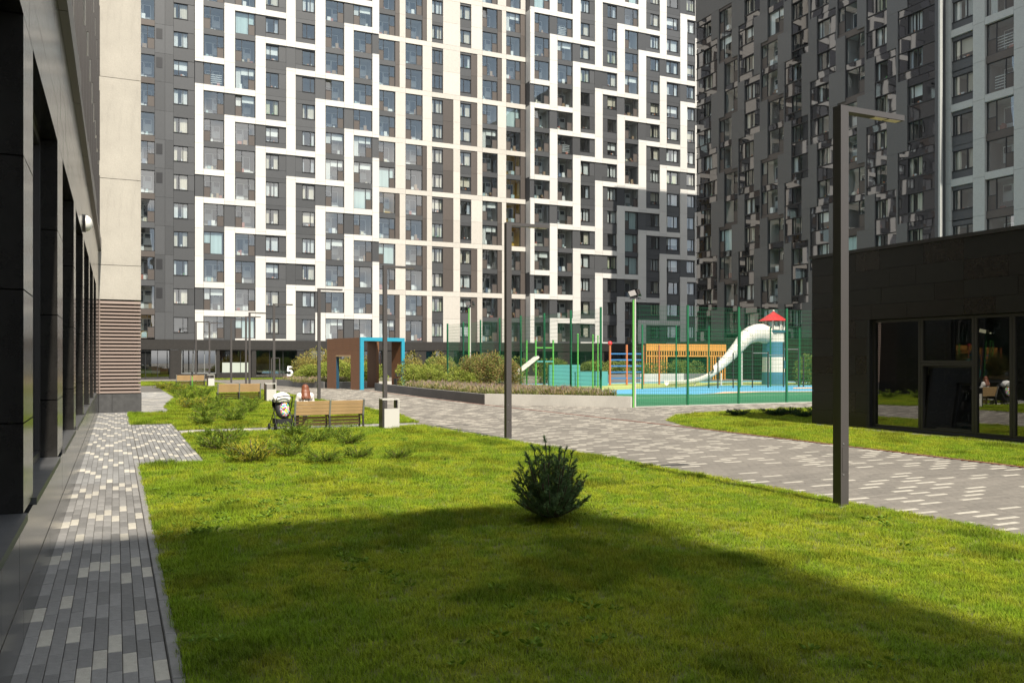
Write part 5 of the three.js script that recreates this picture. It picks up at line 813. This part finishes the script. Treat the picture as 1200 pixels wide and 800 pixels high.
// smaller playground pieces
{
  const o = thing('turquoise_play_slide', 'turquoise climbing frame with a pale straight slide and lime posts behind the planter', 'play frame', null, 27.5, 55.5);
  mesh('slide', boxGeo(3.4, 0.16, 0.6).rotateZ(0.62).translate(-1.5, 1.3, 0.8), M.cream, o); const tq = std([0.06, 0.25, 0.26], 0.6);
  mesh('panel', abox(1.2, 3.8, 0.1, 1.7, -0.1, 0.1), tq, o); mesh('panel', abox(3.81, 6.2, 0.1, 1.2, -0.1, 0.1), tq, o); mesh('platform', abox(-0.2, 1.2, 1.9, 2.0, -0.8, 0.8), tq, o);
  for (const [x, z] of [[-0.2, -0.75], [1.2, -0.75], [-0.2, 0.75], [1.2, 0.75]]) mesh('post', cyl(0.06, 0.06, 3.5, x, 0, z), M.lime, o); mesh('rail', abox(-0.2, 1.2, 2.9, 2.98, 0.72, 0.78), M.lime, o);
  const c = thing('climbing_frame', 'red and blue climbing frame standing on the blue rubber surface', 'play frame', null, 38.6, 60); const rd2 = std([0.42, 0.13, 0.05], 0.6), bl = std([0.03, 0.13, 0.32], 0.6);
  for (const x of [-2.2, -0.6, 1.0, 2.6]) mesh('post', cyl(0.09, 0.09, 3.3, x, 0, 0.5), rd2, c); for (let i = 0; i < 5; i++) mesh('rung', abox(-2.2, 1.0, 0.5 + i * 0.5, 0.62 + i * 0.5, 0.44, 0.56), bl, c); mesh('knob', new THREE.SphereGeometry(0.18, 12, 10).translate(-2.2, 3.4, 0.5), std([0.6, 0.03, 0.04], 0.5), c);
  const w = thing('pull_up_bars', 'dark steel pull-up bars in front of the lighthouse slide', 'exercise bars', null, 42.5, 50.2);
  for (const [x, h] of [[-2.6, 2.3], [-1.2, 2.6], [0.6, 3.2], [2.1, 2.7], [3.6, 3.4], [5.1, 3.0], [5.6, 2.4]]) mesh('post', cyl(0.055, 0.055, h, x, 0, 0), M.steelDark, w); mesh('bar', abox(-2.6, -1.2, 2.2, 2.25, -0.025, 0.025), M.steel, w); mesh('bar', abox(0.6, 2.1, 2.55, 2.6, -0.025, 0.025), M.steel, w); mesh('bar', abox(2.1, 3.6, 2.4, 2.45, -0.025, 0.025), M.steel, w); mesh('bar', abox(3.6, 5.1, 2.85, 2.9, -0.025, 0.025), M.steel, w);
  for (const [x, d] of [[32.6, 55], [31.0, 53], [29.2, 52]]) { const p = thing('lime_pole', 'thin lime green pole standing on the rubber surface', 'pole', 'lime poles in the playground', x, d); mesh('shaft', cyl(0.06, 0.05, 3.8, 0, 0, 0), M.lime, p); mesh('cap', new THREE.SphereGeometry(0.075, 8, 6).translate(0, 3.82, 0), M.lime, p); }
  const pl = thing('planter_box', 'long low dark planter box in front of the orange kiosk', 'planter', null, 47, 66.2); mesh('trough', abox(-7, 4.5, 0, 0.75, -0.5, 0.5), M.greyPlaster, pl); mesh('white_section', abox(-3.6, 1.2, 0, 0.78, 0.501, 0.56), M.whitePlaster, pl);
  const p3 = thing('planter_box', 'low dark planter box behind the lighthouse tower', 'planter', null, 55.5, 51.8); mesh('trough', abox(-3.5, 5, 0, 0.6, -0.4, 0.4), M.greyPlaster, p3);
}
// ---------------------------------------------------------------- orange slatted kiosk
{
  const o = thing('slatted_kiosk', 'orange timber-slatted kiosk with an open bay behind the playground', 'kiosk', null, 0, 0);
  const x0 = 48.3, x1 = 58.3, D = 72, H = 3.66;
  mesh('fascia', gbox(x0, x1, 2.95, H, D, D + 0.12), M.orange, o); mesh('lower_rail', gbox(x0, x1, 2.38, 2.5, D + 0.01, D + 0.11), M.orange, o);
  const up = [], lowL = []; for (let x = x0; x < x1; x += 0.3) { up.push(gbox(x, x + 0.13, 2.5, 2.95, D + 0.02, D + 0.1)); }
  for (let x = x0; x < 50.7; x += 0.3) mesh('slat', gbox(x, x + 0.14, 0, 2.38, D + 0.02, D + 0.1), M.orange, o); for (let x = 56.0; x < x1; x += 0.3) mesh('slat', gbox(x, x + 0.14, 0, 2.38, D + 0.02, D + 0.1), M.orange, o);
  for (let x = x0; x < x1; x += 0.3) mesh('upper_slat', gbox(x, x + 0.13, 2.5, 2.95, D + 0.02, D + 0.1), M.orange, o);
  mesh('opening_frame', gbox(50.7, 50.85, 0, 2.38, D, D + 0.12), M.orange, o); mesh('opening_frame', gbox(55.85, 56, 0, 2.38, D, D + 0.12), M.orange, o);
  mesh('back_wall', [gbox(x0, x1, 0, H - 0.05, D + 2.5, D + 2.7), gbox(x0, x0 + 0.1, 0, H - 0.05, D + 0.13, D + 2.5), gbox(x1 - 0.1, x1, 0, H - 0.05, D + 0.13, D + 2.5)], M.steelDark, o); mesh('roof', gbox(x0, x1, H - 0.1, H + 0.02, D + 0.125, D + 2.7), M.steelDark, o);
}
// ---------------------------------------------------------------- grass
function tuftGeo(n, hMin, hMax, w, spread, seed) {
  const r = mulberry(seed), q = (a, b) => a + (b - a) * r(), P = [], N = [], C = [];
  for (let i = 0; i < n; i++) {
    const a = q(0, 6.283), rad = spread * Math.sqrt(r()), x = Math.cos(a) * rad, z = Math.sin(a) * rad, h = q(hMin, hMax), dir = q(0, 6.283), lean = h * q(0.3, 1.25), wx = Math.cos(dir + 1.57) * w * q(0.7, 1.2) / 2, wz = Math.sin(dir + 1.57) * w * q(0.7, 1.2) / 2, dx = Math.cos(dir) * lean, dz = Math.sin(dir) * lean;
    const b0 = [x - wx, 0, z - wz], b1 = [x + wx, 0, z + wz], m0 = [x + dx * 0.35 - wx * 0.8, h * 0.6, z + dz * 0.35 - wz * 0.8], m1 = [x + dx * 0.35 + wx * 0.8, h * 0.6, z + dz * 0.35 + wz * 0.8], t = [x + dx, h * q(0.8, 1), z + dz];
    const nn = [-Math.cos(dir) * 0.55, 0.8, -Math.sin(dir) * 0.55], dry = r() < 0.08, k = q(0.75, 1.25), c = dry ? [1.5 * k, 1.2 * k, 3 * k] : [k, k, k];
    for (const v of [b0, b1, m1, b0, m1, m0, m0, m1, t]) { P.push(...v); N.push(...nn); C.push(...c); }
  }
  const g = new THREE.BufferGeometry(); g.setAttribute('position', new THREE.Float32BufferAttribute(P, 3)); g.setAttribute('normal', new THREE.Float32BufferAttribute(N, 3)); g.setAttribute('color', new THREE.Float32BufferAttribute(C, 3)); return g;
}
const grassMat = new THREE.MeshPhysicalMaterial({ vertexColors: true, color: lin(1, 1, 1), roughness: 0.9, specularIntensity: 0.25, side: THREE.DoubleSide, transmission: 0.3, thickness: 0 });
const cy = Math.cos(24.9 * Math.PI / 180), sy = Math.sin(24.9 * Math.PI / 180);
function sow(poly, label, near) {
  const xs = poly.map((p) => p[0]), ds = poly.map((p) => p[1]), x0 = Math.min(...xs), x1 = Math.max(...xs), d0 = Math.min(...ds), d1 = Math.max(...ds), lists = [[], [], []];
  const cell = 0.25;
  for (let d = d0; d < d1; d += cell) for (let x = x0; x < x1; x += cell) {
    const z = x * sy + d * cy, r = x * cy - d * sy; if (z < 3.2 || Math.abs(r / z) > 0.75 + 0.6 / z) continue;
    const dens = z < 9 ? 640 : z < 14 ? 430 : z < 24 ? 240 : z < 40 ? 110 : 45;
    let n = dens * cell * cell; n = Math.floor(n) + (R() < n % 1 ? 1 : 0);
    for (let i = 0; i < n; i++) { const px = x + R() * cell, pd = d + R() * cell; if (inPoly(poly, px, pd)) lists[Math.floor(R() * 3)].push([px, pd, z]); }
  }
  lists.forEach((l, v) => {
    if (!l.length) return;
    const im = new THREE.InstancedMesh(tufts[v], grassMat, l.length), m = new THREE.Matrix4(), q = new THREE.Quaternion(), e = new THREE.Euler(), p = new THREE.Vector3(), s = new THREE.Vector3();
    l.forEach(([x, d, z], i) => {
      const patch = 0.35 * fbm(x * 0.6, d * 0.6, 301, 0, 3) + 0.65 * fbm(x * 4.5, d * 3.2, 303, 0, 3), fine = vnoise(x * 3.1, d * 3.1, 305), weed = smooth(0.62, 0.8, vnoise(x * 1.3 + 9, d * 1.3, 309));
      const sc = (z < 14 ? 1 : z < 24 ? 1.2 : z < 40 ? 1.6 : 2.3), hgt = lerp(0.75, 1.25, fine) * (0.85 + 0.4 * weed) * (1 + 0.5 * smooth(2.5, 0.5, x) * smooth(0.5, 0.7, vnoise(x * 2.1, d * 1.2, 331)));
      m.compose(p.set(x, 0.004, -d), q.setFromEuler(e.set(rr(-0.12, 0.12), rr(0, 6.283), rr(-0.12, 0.12))), s.set(sc, Math.min(sc, 1.5) * hgt, sc)); im.setMatrixAt(i, m);
      const lush = smooth(3.2, 0.6, x) * smooth(0.35, 0.6, vnoise(x * 2.1, d * 1.2, 331)), yel = smooth(0.3, 0.7, patch) * (1 - 0.8 * lush), k = rr(0.78, 1.22) * lerp(1, 0.7, weed) * lerp(0.88, 1.12, fbm(x * 6, d * 6, 341, 0, 2));
      im.setColorAt(i, lin(lerp(0.165, 0.285, yel) * k, lerp(0.265, 0.325, yel) * k, lerp(0.009, 0.015, yel) * k));
    });
    im.name = numbered('lawn_grass'); im.userData = { kind: 'stuff', label, category: 'grass' }; im.castShadow = im.receiveShadow = true; scene.add(im);
  });
}
const tufts = [tuftGeo(20, 0.03, 0.075, 0.0038, 0.045, 11), tuftGeo(18, 0.03, 0.085, 0.0036, 0.05, 12), tuftGeo(18, 0.025, 0.065, 0.0042, 0.045, 13)];
sow(lawnA, 'mown grass of the near lawn'); sow(lawnB, 'mown grass of the lawn beyond the benches'); sow(lawnC, 'mown grass patch before the concrete wing'); sow(lawnR, 'mown grass of the bed beside the granite pavilion'); sow(lawnF, 'mown grass of the farthest lawn'); sow(lawnE, 'mown grass strip along the shopfronts');

// clover and plantain rosettes scattered through the near lawn
{
  const g = leafCloud(16, (i) => { const a = i * 0.82 + rr(-0.3, 0.3), r = 0.01 + 0.03 * R(); return [[Math.cos(a) * r, rr(0.03, 0.06), Math.sin(a) * r], [Math.cos(a), 0.35, Math.sin(a)]]; }, 0.05, 0.026, [[0.14, 0.23, 0.02], [0.17, 0.26, 0.025]], 0.85), spots = [];
  for (let i = 0; i < 9000 && spots.length < 220; i++) { const x = rr(0.45, 9.5), d = rr(4, 22); if (inPoly(lawnA, x, d) && vnoise(x * 0.9 + 4, d * 0.9, 351) * (1.15 - x * 0.04) * rr(0.7, 1.1) > 0.66) spots.push([x, d]); }
  const im = new THREE.InstancedMesh(g, leafMat, spots.length), m = new THREE.Matrix4(), q = new THREE.Quaternion(), e = new THREE.Euler();
  spots.forEach(([x, d], i) => { const s = rr(0.6, 1.3); m.compose(new THREE.Vector3(x, 0.0, -d), q.setFromEuler(e.set(0, rr(0, 6.28), 0)), new THREE.Vector3(s, s, s)); im.setMatrixAt(i, m); });
  im.name = 'clover'; im.userData = { kind: 'stuff', label: 'broad-leaved clover scattered through the near lawn', category: 'weeds' }; im.castShadow = im.receiveShadow = true; scene.add(im);
}


renderer.render(scene, camera);
